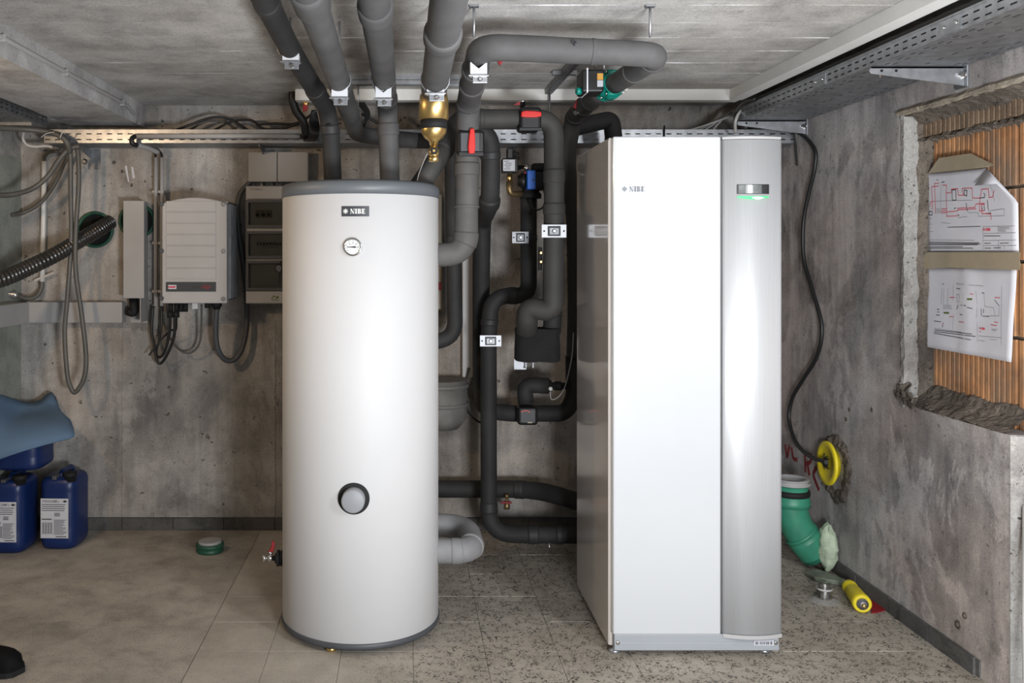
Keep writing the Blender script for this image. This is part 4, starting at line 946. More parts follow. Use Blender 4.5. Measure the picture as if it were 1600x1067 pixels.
cable('black_cable', 'long black cable snaking down the right wall into the yellow cover', [P(1205, 196, 4.370), P(1246, 207, 4.300), P(1272, 232, 4.160), P(1273, 262, 4.153), P(1263, 305, 4.219), P(1255, 350, 4.273), P(1256, 405, 4.267), P(1270, 455, 4.173), P(1284, 510, 4.083), P(1277, 555, 4.128), P(1255, 592, 4.273), P(1238, 622, 4.380), P(1233, 655, 4.400), P(1243, 690, 4.300), P(1264, 712, 4.120), P(1291, 722, 3.920)], .0095, 'cable_black', n=10)
o = MB().cyl(P(1038, 213, 4.375), P(1038, 196, 4.375), .004, 8).build('threaded_pin', 'rubber'); tag(o, 'short black pin standing on the back tray above the heat pump', 'pin')

# ------------------------------------------------------------------ left part of the back wall
D = 4.55
tt = thing('conduit_tube', 'pale conduit tube strapped to the front of the back tray', 'conduit', P(350, 212, 4.35))
MB().sweep([P(212, 212.5, 4.355), P(345, 212.5, 4.355), P(469, 212.5, 4.355)], .0125, 14).build('tube', 'light_plastic', tt)
MB().sweep(spline([P(469, 212.5, 4.355), P(476, 211, 4.355), P(482, 207, 4.36)], 5), .009, 10).build('cable_end', 'cable_black', tt)
t2 = MB().sweep(spline([P(215, 227, 4.36), P(230, 231, 4.42), P(247, 238, 4.5)], 5), .0125, 14).build('short_tube', 'trunk_grey', tt)
MB().sweep(spline([P(211, 213, 4.35), P(206, 217, 4.33), P(207, 224, 4.33), P(214, 227, 4.35)], 6), .012, 10).build('cable_bend', 'cable_black', tt)
for x, lab in ((243.5, 'thin vertical conduit beside the inverter, the left of two'), (253, 'thin vertical conduit beside the inverter, the right of two')):
    o = thing('wall_conduit', lab, 'conduit', P(x, 478, D))
    MB().sweep([P(x, 246, D), P(x, 300, D), P(x, 478, D)], .0105, 12).build('tube', 'trunk_grey', o)
    MB().sweep(spline([P(x, 247, D), P(x-1, 240, 4.53), P(x-6, 234, 4.5)], 5), .006, 8).build('cable', 'cable_black', o)
    for y in (300, 380, 455): MB().boxc(P(x, y, 4.565), (.03, .05, .014)).build('clip', 'trunk_grey', o, .003)
# inverter
iv = thing('solar_inverter', 'light grey wall inverter with ribbed lid and dark logo strip', 'inverter', P(303, 474, 4.4))
iy = 4.33; IP = lambda x, y, d=iy: P(x, y, d)
a, b = IP(253, 474), IP(354.5, 318)
n = 14
top = [Vector((a.x+(b.x-a.x)*i/n, iy, b.z+.030*math.sin(math.pi*i/n)**.8)) for i in range(n+1)]
MB().prism([Vector((a.x, iy, a.z)), Vector((b.x, iy, a.z))]+top[::-1], (0, .05, 0)).build('front_cover', 'light_plastic', iv, .006, seg=3)
MB().box((a.x+.012, iy+.05, a.z+.012), (b.x-.004, YB, b.z+.012)).build('heat_sink', 'zinc_dull', iv)
for k in range(9):
    y = iy+.066+k*.022; MB().box((b.x-.006, y, a.z+.02), (b.x+.008, y+.007, b.z)).build('cooling_fin', 'zinc_dull', iv)
l0, l1 = IP(259.5, 0), IP(337.5, 0)
for k in range(8):
    z0 = IP(0, 436-17.6*k).z; z1 = IP(0, 419.6-17.6*k).z
    if k == 7: break
    MB().box((l0.x, iy-.004, z0), (l1.x, iy+.002, z1)).build('lid_panel', 'light_plastic', iv, .0025)
st = MB().box((l0.x, iy-.0045, IP(0, 455.5).z), (l1.x, iy+.002, IP(0, 440.5).z)).build('logo_strip', 'plate', iv)
wl = MB().box((IP(263.5, 0).x, iy-.006, IP(0, 451.5).z), (IP(276, 0).x, iy-.004, IP(0, 445).z)).build('white_label', 'paper', st)
MB().box((IP(264, 0).x, iy-.007, IP(0, 449.5).z), (IP(274.6, 0).x, iy-.0055, IP(0, 447.2).z)).boxc((IP(273, 0).x, iy-.0062, IP(0, 446.4).z), (.003, .0014, .003)).build('red_bar', 'ink_red', st)
text('logo_text', 'solar', .030, 'ink', st, (IP(301, 0).x, iy-.0048, IP(0, 450.3).z), (1, 0, 0), (0, 0, 1), xs=.86)
text('logo_text', 'edge', .030, 'dark_red', st, (IP(315.2, 0).x, iy-.0048, IP(0, 450.3).z), (1, 0, 0), (0, 0, 1), xs=.8)
for x, ys_ in ((349, (319, 392.5, 467)), (252.8, (319, 392, 466))):
    for y in ys_:
        q = IP(x, y); MB().lathe((q.x, iy, q.z), (0, -1, 0), [(0, .011), (.003, .011), (.003, .007), (.001, .006)], 14).build('cover_screw', 'zinc_dull' if x > 300 else 'cable_dark', iv)
for x in (267, 275.5, 283, 290): MB().cyl(IP(x, 472, 4.42), IP(x, 487, 4.42), .012, 10).build('dc_connector', 'rubber', iv)
for x in (266, 275.5): MB().cyl(IP(x, 487, 4.42), IP(x, 496, 4.42), .016, 10).build('dc_plug', 'rubber', iv)
MB().boxc(IP(305, 478, 4.42), (.028, .02, .03)).build('service_port', 'white_plastic', iv, .003)
MB().cyl(IP(324, 472, 4.42), IP(324, 481, 4.42), .013, 10).build('cable_gland', 'rubber', iv)
MB().lathe(IP(338.5, 472, 4.42), (0, 0, -1), [(0, .027), (.02, .027), (.022, .022), (.036, .018)], 16).build('cable_gland', 'rubber', iv)
cable('grey_cable', 'thick dark grey cable looping from the inverter to the fuse box', [P(338.5, 480, 4.42), P(337, 520, 4.45), P(341, 547, 4.47), P(352, 562, 4.5), P(365, 562, 4.52), P(377, 548, 4.53), P(384, 520, 4.54), P(386, 490, 4.55), P(384, 440, 4.56), P(379, 400, 4.56), P(373, 360, 4.56), P(371, 325, 4.56), P(376, 302, 4.56), P(388, 288, 4.56), P(396, 280, 4.56)], .0135, 'cable_dark')
for pts, lab, r in (([P(266, 494, 4.42), P(265, 520, 4.45), P(258, 548, 4.48), P(250, 558, 4.5), P(244, 552, 4.52), P(248, 534, 4.52), P(252, 510, 4.55), P(252, 478, 4.55)], 'black cable looping from the inverter plugs to the right thin conduit', .0065),
                  ([P(273, 494, 4.42), P(272, 525, 4.45), P(262, 552, 4.48), P(252, 567, 4.5), P(245, 563, 4.5), P(241, 540, 4.52), P(237, 515, 4.54), P(239, 478, 4.55)], 'black cable looping lowest below the inverter to the left thin conduit', .0075),
                  ([P(276, 494, 4.43), P(275, 515, 4.46), P(268, 516, 4.48), P(256, 526, 4.5), P(246, 538, 4.5), P(238, 548, 4.5), P(233, 555, 4.5)], 'short black cable with a loose plug below the inverter', .005),
                  ([P(315, 476, 4.45), P(314.5, 510, 4.48), P(312, 535, 4.5), P(302, 549, 4.52), P(288, 551, 4.52), P(276, 541, 4.54), P(262, 520, 4.56), P(253, 492, 4.58), P(251, 470, 4.58)], 'thin grey cable loop below the middle of the inverter', .005)):
    o = cable('black_cable' if 'black' in lab else 'thin_cable', lab, pts, r, 'cable_black' if 'black' in lab else 'cable_grey')
# fuse box with two cover plates above
fb = thing('fuse_box', 'grey fuse box with three smoked windows behind the tank', 'fuse box', P(430, 475, 4.5))
fy = 4.45; q0, q1 = P(383, 475, fy), P(470, 290, fy)
MB().box((q0.x, fy+.012, q0.z), (q1.x, YB, q1.z)).build('housing', 'light_plastic', fb, .008, seg=3)
MB().box((q0.x+.003, fy, P(0, 474, fy).z), (q1.x, fy+.014, P(0, 455, fy).z)).build('lower_cover', 'light_plastic', fb, .005)
MB().box((q0.x+.006, fy, P(0, 311, fy).z), (q1.x, fy+.014, P(0, 291, fy).z)).build('upper_cover', 'light_plastic', fb, .005)
text('maker_mark', 'A.B electric', .014, 'ink_light', fb, P(390, 297, fy-.001), (1, 0, 0), (0, 0, 1))
mb = MB(); c = P(430, 464, fy-.001)
mb.prism([c+Vector(p) for p in ((-.022, 0, -.008), (-.006, 0, .009), (-.003, 0, .006), (-.017, 0, -.008))], (0, -.001, 0))
mb.prism([c+Vector(p) for p in ((-.006, 0, .009), (.010, 0, -.006), (.006, 0, -.008), (-.008, 0, .006))], (0, -.001, 0))
mb.lathe(c+Vector((.012, 0, -.001)), (0, -1, 0), [(0, .006), (.001, .006)], 10)
mb.box(c+Vector((-.02, -.001, -.016)), c+Vector((.018, 0, -.013))).build('green_mark', 'ink_green', fb)
for ya_, yb2, kind in ((312, 356, 0), (361, 404, 1), (407, 454, 2)):
    w0, w1 = P(384, yb2, fy), P(470, ya_, fy)
    fr = MB()
    t = .014
    fr.box((w0.x, fy-.004, w0.z), (w1.x, fy+.012, w0.z+t)).box((w0.x, fy-.004, w1.z-t), (w1.x, fy+.012, w1.z)).box((w0.x, fy-.004, w0.z+t), (w0.x+t, fy+.012, w1.z-t)).box((w1.x-t, fy-.004, w0.z+t), (w1.x, fy+.012, w1.z-t))
    wf = fr.build('window_frame', 'cable_dark', fb)
    MB().box((w0.x, fy+.0105, w0.z), (w1.x, fy+.0125, w1.z)).build('window_back', 'grey_plastic', wf)
    if kind == 0:
        s = MB().box((P(399, 0, fy).x, fy+.004, P(0, 340, fy).z), (P(424, 0, fy).x, fy+.011, P(0, 328, fy).z)).build('socket_strip', 'cable_grey', wf)
        for x in (402.5, 411.5, 420): MB().lathe(P(x, 335.5, fy+.004), (0, -1, 0), [(0, .009), (.002, .009), (.002, .005), (0, .004)], 12).build('fuse_cap', 'rubber', wf)
    elif kind == 1:
        for k in range(9):
            x = 400+k*5; MB().box((P(x, 0, fy).x, fy+.002, P(0, 386, fy).z), (P(x+4.2, 0, fy).x, fy+.011, P(0, 376, fy).z)).build('breaker', 'grey_plastic', wf)
            MB().box((P(x+1, 0, fy).x, fy-.001, P(0, 383, fy).z), (P(x+3.2, 0, fy).x, fy+.004, P(0, 379, fy).z)).build('toggle', 'rubber', wf)
    else:
        MB().box((P(392, 0, fy).x, fy+.004, P(0, 446, fy).z), (P(436, 0, fy).x, fy+.010, P(0, 422, fy).z)).build('blank_plate', 'grey_plastic', wf)
    MB().box((w0.x+t*.8, fy-.003, w0.z+t*.8), (w1.x-t*.8, fy-.001, w1.z-t*.8)).build('window_pane', 'smoke', wf)
MB().lathe(P(437, 419, fy-.005), (0, -1, 0), [(0, .022), (.02, .022), (.022, .015), (.045, .015)], 18).build('rotary_switch', 'steel', fb)
MB().boxc(P(441, 417, fy-.035), (.018, .03, .062)).build('switch_grip', 'rubber', fb, .006)
for xa, xb, lab in ((388, 432.5, 'square light grey cover plate above the fuse box, the left of two'), (433.5, 481, 'square light grey cover plate above the fuse box, the right of two')):
    o = MB().box((P(xa, 0, 4.53).x, 4.53, P(0, 284, 4.53).z), (P(xb, 0, 4.53).x, YB, P(0, 237, 4.53).z)).build('cover_box', 'light_plastic', bevel=.004); tag(o, lab, 'junction box', 'cover plates above the fuse box')
mb = MB()
o = thing('cable_stubs', 'row of short dark cables between the cover plates and fuse box', 'cables', P(430, 290, 4.56))
for x in (392, 405, 417, 421, 434, 440, 456): MB().cyl(P(x, 282, 4.565), P(x, 293, 4.565), .006, 8).build('cable', 'cable_dark', o)
# trunking: open upright piece, horizontal runs
ut = thing('trunking_upright', 'upright grey trunking cover over the right green wall sleeve', 'cable trunking', P(211, 505, 4.5))
MB().box((P(192.5, 0, 4.47).x, 4.47, P(0, 466, 4.47).z), (P(225, 0, 4.47).x, 4.475, P(0, 313.5, 4.47).z)).build('front_cover', 'trunk_grey', ut, .002)
MB().box((P(192.5, 0, 4.475).x, 4.475, P(0, 466, 4.475).z), (P(192.5, 0, 4.475).x+.003, YB, P(0, 313.5, 4.475).z)).build('left_side', 'trunk_grey', ut)
MB().box((P(231, 0, 4.6).x-.004, 4.475, P(0, 504, 4.475).z), (P(231, 0, 4.6).x, YB, P(0, 313.5, 4.475).z)).build('right_side', 'trunk_grey', ut)
MB().box((P(192.5, 0, 4.475).x, YB-.006, P(0, 504, 4.6).z), (P(231, 0, 4.6).x, YB-.002, P(0, 313.5, 4.6).z)).build('back_plate', 'trunk_grey', ut)
MB().sweep(rnd([P(199, 486, 4.55), P(210, 490, 4.55), P(208, 466, 4.55)], .05), .022, 12).build('black_cable_bend', 'rubber', ut)
ht = thing('trunking_run', 'horizontal grey cable trunking low across the left end of the back wall', 'cable trunking', P(115, 505, 4.5))
MB().box((XL+.06, 4.53, P(0, 504.5, 4.53).z), (P(190.5, 0, 4.53).x, YB, P(0, 472, 4.53).z)).build('cover', 'trunk_grey', ht, .003)
MB().box((XL, 2.6, P(0, 504.5, 4.53).z), (XL+.07, 4.53, P(0, 472, 4.53).z)).build('side_run', 'trunk_grey', ht, .003)
MB().prism([(XL+.06, 4.529, P(0, 505.5, 4.53).z), (XL+.068, 4.526, P(0, 505.5, 4.53).z), (XL+.068, 4.526, P(0, 471, 4.53).z), (XL+.06, 4.529, P(0, 471, 4.53).z)], (0, .02, 0)).build('corner_joint', 'light_plastic', ht)
# green wall sleeves and hose
for x, y, lab in ((150, 359, 'round green wall sleeve with the corrugated hose in it'), (215, 345, 'round green wall sleeve behind the upright trunking cover')):
    o = thing('wall_sleeve', lab, 'pipe sleeve', P(x, y, YB)); c = P(x, y, YB)
    MB().lathe((c.x, YB, c.z), (0, -1, 0), [(-.01, .080), (-.01, .093), (.018, .094), (.020, .088), (.018, .080), (.0, .079)], 40, False).build('rim', 'drain_dark', o)
    MB().lathe((c.x, YB-.003, c.z), (0, -1, 0), [(0, .081), (.002, .081)], 40).build('dark_opening', 'hole_shade', o)  # flat dark disc painted as the shaded inside of the sleeve
ho = thing('corrugated_hose', 'black corrugated hose running from the green wall sleeve to the left', 'hose', P(90, 400, 4.4))
path = spline([P(172, 347, 4.60), P(150, 361, 4.50), P(122, 377, 4.42), P(88, 397, 4.32), P(45, 418, 4.18), P(5, 435, 4.05), P(-50, 452, 3.9), P(-105, 466, 3.7)], 40)
MB().sweep(path, [.036+.0035*math.sin(i*1.15) for i in range(len(path))], 18).build('hose', 'hose', ho)
# cables on the left
cable('hanging_cable', 'grey cable hanging in a long narrow loop below the left end of the back tray', [P(100, 214, 4.33), P(107, 224, 4.33), P(110, 245, 4.34), P(110.5, 300, 4.36), P(111, 380, 4.37), P(105, 469, 4.38), P(101, 520, 4.39), P(105, 584, 4.39), P(111, 606, 4.39), P(117, 613, 4.39), P(125, 604, 4.39), P(132, 588, 4.39), P(134.5, 557, 4.39), P(128, 495, 4.38), P(118, 420, 4.37), P(119, 350, 4.36), P(123, 290, 4.36), P(122, 240, 4.36), P(117, 229, 4.36)], .0115, 'cable_grey', n=8)
cable('grey_cable', 'thick grey cable arriving along the left wall and bending over the back tray', [P(-60, 196, 4.0), P(0, 200, 4.15), P(40, 202, 4.24), P(74, 206, 4.28), P(95, 213, 4.29), P(105, 224, 4.30), P(109, 238, 4.33)], .0135, 'cable_grey')
cable('grey_cable', 'thick grey cable sweeping from the back tray down to the left wall', [P(124, 228, 4.34), P(108, 233, 4.33), P(92, 250, 4.32), P(75, 275, 4.3), P(52, 294, 4.28), P(25, 303, 4.22), P(0, 305, 4.16), P(-50, 304, 4.0)], .0125, 'cable_grey')
cable('grey_cable', 'second dim grey cable falling behind the sweeping one to the left wall', [P(112, 232, 4.5), P(100, 256, 4.52), P(84, 290, 4.54), P(62, 318, 4.54), P(35, 333, 4.52), P(18, 336, 4.46)], .010, 'cable_grey')
cable('pale_cable', 'small pale cable curl at the left end of the back tray', [P(37, 206, 4.4), P(36, 217, 4.42), P(42, 226, 4.43), P(54, 229, 4.44), P(72, 228, 4.45), P(82, 230, 4.46)], .007, 'cable_pale')
o = thing('zip_tie', 'pale zip tie around the cables at the left tray end', 'zip tie', P(97, 212, 4.27))
MB().sweep(spline([P(99, 204, 4.26), P(95, 212, 4.262), P(94, 216, 4.27)], 5), .0025, 6).build('strap', 'cable_pale', o)
MB().sweep(spline([P(85, 206, 4.26), P(72, 209, 4.25), P(64, 215, 4.25)], 5), .002, 6).build('tail', 'cable_pale', o)
wc = thing('white_conduit', 'white vertical conduit with a grey bend near the left wall corner', 'conduit', P(66, 440, 4.56))
MB().sweep([P(69, 252, 4.575), P(68, 340, 4.575), P(66, 440, 4.575)], .013, 14).build('tube', 'white_plastic', wc)
MB().sweep(spline([P(66, 438, 4.575), P(64, 452, 4.57), P(55, 464, 4.55), P(40, 466, 4.52), P(24, 460, 4.48)], 8), .012, 12).build('flexible_bend', 'cable_grey', wc)
MB().lathe(P(26, 461, 4.48), P(10, 459, 4.44)-P(26, 461, 4.48), [(0, .014), (.004, .021), (.02, .021), (.022, .016), (.05, .014)], 16).build('fitting', 'zinc', wc)
MB().sweep(spline([P(69, 253, 4.575), P(70, 244, 4.56), P(77, 238, 4.53), P(90, 236, 4.5)], 6), .009, 10).build('cable', 'cable_grey', wc)
o = MB().prism([P(53, 437, 4.56), P(84, 424, 4.56), P(85, 427, 4.56), P(54, 440, 4.56)], (0, .006, 0)).build('marker_stick', 'cable_pale'); tag(o, 'short pale stick beneath the corrugated hose', 'stick')
# chalk ticks on the wall
mb = MB()
for pts in ([(195, 260), (198, 258), (202, 284), (200, 284)], [(205, 260), (208, 261), (211, 278), (207, 279)]):
    mb.prism([P(x, y, YB-.0015) for x, y in pts], (0, .001, 0))
mb.build('chalk_mark', 'paper', bw)

# ------------------------------------------------------------------ canisters and blue sheet
def canister(x0, x1, y0, z0, label, show_label=True, h=.36, dep=.26, rot=0, group='blue canisters in the left corner', grip=True):
    o = thing('canister', label, 'canister', ((x0+x1)/2, y0+dep/2, z0), group)
    w = x1-x0; cx, cy = (x0+x1)/2, y0+dep/2; rows = []
    prof = [(0, .78), (.006, .88), (.020, .97), (.04, 1), (.06, 1), (.10, .99), (.11, .985), (.12, .99), (.27, .99), (.28, .985), (.292, 1), (.315, .99), (.332, .93), (.342, .84), (.345, .70)]
    R = rotz(rot)
    for z, s in prof:
        row = []
        for k in range(49):
            t = 2*math.pi*k/48; c, d = math.cos(t), math.sin(t)
            p = Vector((w/2*s*math.copysign(abs(c)**.5, c), dep/2*s*math.copysign(abs(d)**.5, d), 0))
            p = R @ p; row.append((cx+p.x, cy+p.y, z0+z*h/.36))
        rows.append(row)
    mb = MB().grid(rows); mb.add(rows[0][:-1], [list(range(48))]); mb.add(rows[-1][:-1], [list(range(48))])
    b = mb.build('body', 'can', o)
    zt = z0+.345*h/.36
    q = lambda a, b_, c: Vector((cx, cy, 0))+R @ Vector((a, b_, 0))+Vector((0, 0, c))
    if grip:
        MB().sweep(rnd([q(.0, .085, zt-.01), q(0, .075, zt+.014), q(0, -.03, zt+.014), q(0, -.05, zt-.01)], .03), .016, 10).build('grip', 'can', o)
        MB().lathe(q(.055, -.072, zt-.02), (0, 0, 1), [(0, .028), (.022, .028), (.023, .032), (.040, .032), (.044, .028)], 20).build('screw_cap', 'rubber', o)
        MB().boxc(q(-.01, -.085, zt+.002), (.022, .05, .018)).build('seal_strap', 'cable_dark', o, .003)
    if show_label:
        lw, l0, l1 = w*.74, .060, .250
        c0 = -.006
        pl_ = [[q(c0-lw/2+lw*i/8, -dep/2*.996-.0015, z0+z) for i in range(9)] for z in (l0, l1)]
        lb = MB().grid(pl_, False).build('label', 'paper_label', o, solid=.001)
        ux = R @ Vector((1, 0, 0)); uz = Vector((0, 0, 1)); un = R @ Vector((0, -1, 0))
        org = q(c0-lw/2, -dep/2*.996-.0026, z0+l0)
        text('heading', 'TYFOCOR\u00ae L', .0165, 'ink', lb, org+ux*.008+uz*(l1-l0-.019), ux, uz, xs=.82)
        mb = MB()
        c = org+ux*(lw*.88)+uz*(l1-l0-.013)
        mb.prism([c-ux*.012, c+uz*.006, c+ux*.012, c-uz*.006], un*.0006)
        rr = random.Random(3)
        def bar(u, v, ww, hh): mb.prism([org+ux*u+uz*v, org+ux*(u+ww)+uz*v, org+ux*(u+ww)+uz*(v+hh), org+ux*u+uz*(v+hh)], un*.0004)
        for k in range(4): bar(.006, l1-l0-.030-k*.0095, lw*.9-rr.random()*.02, .0028)
        for k in range(3): bar(lw*.5, l1-l0-.072-k*.006, lw*.2, .003)
        for k in range(12): bar(lw*.48, .018+k*.0062, lw*.46-rr.random()*.02, .0022)
        for k in range(9): bar(.006, .092-k*.0015-(k > 2)*.002, lw*.36*(k < 3), .0014) if k < 3 else None
        for i in range(4):
            for k in range(10): bar(.008+i*.013, .022+k*.0055, .010, .0026)
        bar(lw*.55, .006, lw*.38, .0035)
        mb.build('print', 'ink', lb)
    return o
canister(P(60, 0, 4.28).x, P(119, 0, 4.28).x, 4.27, 0, 'blue canister with white label on the floor, right of the pair', dep=.22, rot=-.03)
canister(P(-18, 0, 4.22).x, P(37, 0, 4.22).x, 4.21, 0, 'blue canister with white label on the floor, against the left wall', dep=.22, rot=-.02)
canister(P(-12, 0, 4.26).x, P(63, 0, 4.26).x, 4.24, .385, 'blue canister stacked on top under the dusty blue sheet', False, h=.215, dep=.24, grip=False)
rows_px = [
 ([(-60, 612), (0, 616), (22, 625), (45, 631), (66, 629), (82, 602), (91, 640)], (4.50, 4.50, 4.50, 4.51, 4.52, 4.53, 4.53)),
 ([(-60, 636), (0, 640), (24, 652), (46, 645), (68, 648), (84, 636), (94, 648)], (4.36, 4.36, 4.42, 4.44, 4.45, 4.47, 4.47)),
 ([(-60, 668), (0, 668), (24, 660), (48, 650), (72, 652), (94, 646), (112, 656)], (4.18, 4.18, 4.30, 4.32, 4.34, 4.36, 4.38)),
 ([(-60, 692), (0, 690), (30, 676), (55, 670), (78, 666), (97, 664), (112, 669)], (4.12, 4.12, 4.16, 4.18, 4.20, 4.22, 4.25)),
 ([(-60, 730), (0, 717), (34, 706), (58, 699), (80, 693), (100, 688), (121, 684)], (4.10, 4.10, 4.12, 4.14, 4.16, 4.18, 4.22))]
sh = MB().grid([[P(max(x, -28), y, min(d, 1.955*F/(CX-max(x, -28)))) for (x, y), d in zip(r, ds)] for r, ds in rows_px], True).build('blue_sheet', 'sheet')
x = sh.modifiers.new('soft', 'SUBSURF'); x.levels = x.render_levels = 1
x = sh.modifiers.new('s', 'SOLIDIFY'); x.thickness = .006
tag(sh, 'crumpled dusty blue foam sheet draped over the stacked canister', 'sheet')
ri = thing('floor_cleanout', 'low green pipe end with grey cap on the floor left of the tank', 'pipe end', (P(328, 0, 4.26).x, 4.26, 0))
c = (P(328, 0, 4.26).x, 4.26, 0)
MB().lathe(c, (0, 0, 1), [(0, .060), (.010, .066), (.014, .062), (.024, .062), (.028, .067), (.040, .066), (.042, .058)], 32).build('collar', 'drain_dark', ri)
MB().lathe((c[0], c[1], .042), (0, 0, 1), [(0, .056), (.010, .054), (.012, .05), (.010, .03)], 32).build('cap', 'trunk_grey', ri)

# ------------------------------------------------------------------ right side
yc = thing('wall_cover', 'round yellow plastic cover on the right wall with black cable', 'cover', (XR, 4.0, cz))
yb0 = MB().lathe((XR-.002, 4.0, cz), (-1, .02, .02), [(0, .072), (.020, .074), (.022, .096), (.024, .098), (.032, .098), (.035, .095), (.0355, .072), (.031, .068), (.031, .02), (.030, .01)], 48).build('disc', 'yellow', yc)
mb = MB()
for k in range(15):
    a = 2*math.pi*k/15; r = .020+.022*random.random()
    c = Vector((XR-.040, 4.0, cz+.004)); e = lambda t, rr: c+Vector((-.004 if rr < .02 else .006, rr*math.cos(t), rr*math.sin(t)))
    mb.prism([e(a-.25, .012), e(a, r), e(a+.25, .012)], (-.004, 0, 0))
mb.lathe((XR-.036, 4.0, cz+.004), (-1, 0, 0), [(0, .022), (.008, .018), (.014, .010)], 12).build('cut_slits', 'rubber', yc)
# red scrawl on the wall
mb = MB()
def stroke(pts, w=.019):
    L_ = []
    for x, y in pts:
        d = F*XR/(x-CX); L_.append(Vector((XR-.0015, d, CH-(y-CY)*d/F)))
    L_ = spline(L_, 5)
    for a, b in zip(L_, L_[1:]):
        t = (b-a); nrm = Vector((0, -t.z, t.y)).normalized()*w/2
        mb.prism([a-nrm, b-nrm, b+nrm, a+nrm], (.001, 0, 0))
stroke([(1227, 694), (1230, 715)]); stroke([(1234, 696), (1230, 715)]); stroke([(1237, 699), (1240, 716), (1246, 718)])
stroke([(1258, 708), (1259, 738)]); stroke([(1258, 709), (1268, 712), (1266, 722), (1259, 724)]); stroke([(1262, 724), (1265, 743)])
stroke([(1280, 722), (1272, 738), (1272, 745), (1280, 766)], .021)
gr = mb.build('red_scrawl', 'graffiti', rw)
# green drain pipe
gd = thing('green_drain_pipe', 'green plastic drain pipe bending into the floor behind the heat pump', 'pipe', (1.75, 4.0, 0))
gc = P(1236, 0, 4.05); gx_ = gc.x; zt = lambda y: CH-(y-CY)*4.05/F
MB().sweep(rnd([(gx_, 4.05, zt(757)), (gx_, 4.05, zt(812)), (gx_+.115, 4.04, .055)], .10), .072, 28).build('bend', 'drain', gd)
MB().lathe((gx_, 4.05, zt(785)), (0, 0, 1), [(-.012, .072), (-.012, .083), (.012, .083), (.018, .079), (.05, .079), (.05, .07)], 32, False).build('socket', 'drain', gd)
MB().lathe((gx_, 4.05, zt(768)), (0, 0, 1), [(-.014, .070), (-.014, .080), (-.003, .082), (.012, .079), (.012, .070)], 32, False).build('black_band', 'rubber', gd)
MB().lathe((gx_, 4.05, zt(754)), (0, 0, 1), [(-.006, .076), (-.005, .082), (.003, .083), (.005, .073), (.014, .073), (.015, .078), (.020, .078), (.022, .07), (.022, .055), (.0, .05)], 32).build('grey_sleeve', 'trunk_grey', gd)
d_ = Vector((.115, -.01, -(zt(812)-.055))).normalized(); c_ = Vector((gx_+.05, 4.045, zt(812)-(zt(812)-.055)*.45))
MB().lathe(c_, d_, [(-.02, .072), (-.018, .078), (-.006, .078), (-.004, .074), (.004, .074), (.006, .078), (.02, .077), (.09, .074)], 32, False).build('joint_ring', 'drain', gd)
rows = []
for i in range(17):
    a = math.pi*i/16-.1; row = []
    for j in range(25):
        t = 2*math.pi*j/24
        row.append(Vector((1.882+.040*math.cos(t)*math.sin(math.pi*i/16)**.6+.010*(i/16), 3.975+.062*math.sin(t)*math.sin(math.pi*i/16)**.6, .012+.205*i/16+.01*math.sin(t)))+Vector((noise.noise((i*.5, j*.4, 0)), noise.noise((i*.5, j*.4, 5)), noise.noise((i*.5, j*.4, 9))))*.012)
    row[-1] = row[0]; rows.append(row)
fo = MB().grid(rows).build('foam_wad', 'mint'); tag(fo, 'pale green expanding foam wad between the drain pipe and the right wall', 'foam')
o = MB().prism([(1.78, 3.86, .002), (1.87, 3.80, .002), (1.90, 3.83, .002), (1.84, 3.96, .002), (1.77, 3.93, .002)], (0, 0, .022)).build('foam_slab', 'mint_dark', bevel=.006); tag(o, 'flat darker slab of foam on the floor under the green drain pipe', 'foam')
# clear cap on the floor
cu = thing('clear_cap', 'clear plastic cap standing in dust on the floor by the heat pump', 'cap', (P(1288, 0, fl(940)).x, fl(940), 0))
c = Vector((P(1288, 0, fl(938)).x, fl(938), 0))
MB().lathe(c, (0, 0, 1), [(0, .040), (.008, .040), (.010, .030), (.045, .030), (.047, .026), (.075, .025), (.078, .02), (.075, .012)], 28).build('cap_body', 'clear', cu)
MB().lathe(c+Vector((0, 0, .046)), (0, 0, 1), [(0, .0305), (.004, .0315), (.008, .0305)], 28, False).build('cap_ring', 'light_plastic', cu)
MB().lathe(c+Vector((0, 0, .001)), (0, 0, 1), [(0, .022), (.03, .012), (.035, .004)], 16).build('plaster_lump', 'plaster', cu)
rows = [[c+Vector(((.022+.02*i)*math.cos(2*math.pi*j/20)*(1+.3*noise.noise((j*.8, i, 1))), (.022+.02*i)*math.sin(2*math.pi*j/20), (.014, .009, .0005)[i])) for j in range(21)] for i in range(3)]
for r in rows: r[-1] = r[0]
MB().grid(rows).build('dust_heap', 'plaster', cu)
# yellow spray tin / torch lying on the floor
pa, pb2 = Vector((P(1326, 0, 3.72).x, 3.72, .036)), Vector((P(1348, 0, 3.52).x, 3.52, .036))
yt = thing('yellow_torch', 'yellow hand tool with dark socket tip lying on the floor', 'tool', ((pa.x+pb2.x)/2, 3.6, 0))
ax = (pb2-pa).normalized(); Lt = (pb2-pa).length
bt = MB().lathe(pa, ax, [(0, .022), (.006, .028), (.018, .030), (.034, .030), (.042, .0265), (.06, .027), (.08, .031), (Lt-.05, .034), (Lt-.022, .036), (Lt-.004, .035), (Lt, .030), (Lt-.004, .024)], 32).build('handle', 'yellow', yt)
tp_ = MB().lathe(pb2-ax*.006, ax, [(0, .023), (.008, .022), (.010, .016), (.018, .015), (.02, .01)], 24).build('socket_tip', 'zinc_dull', yt)
MB().lathe(pb2+ax*.014, ax, [(0, .009), (.010, .008), (.012, .004)], 12).build('brass_pin', 'brass', tp_)
rt = thing('red_offcut', 'dark red plastic offcut lying against the right skirting behind the yellow tool', 'offcut', (1.8, 3.6, 0))
q = lambda x, y, d, dz_=0: Vector((P(x, y, d).x, d, max(.002, P(x, y, d).z)+dz_))
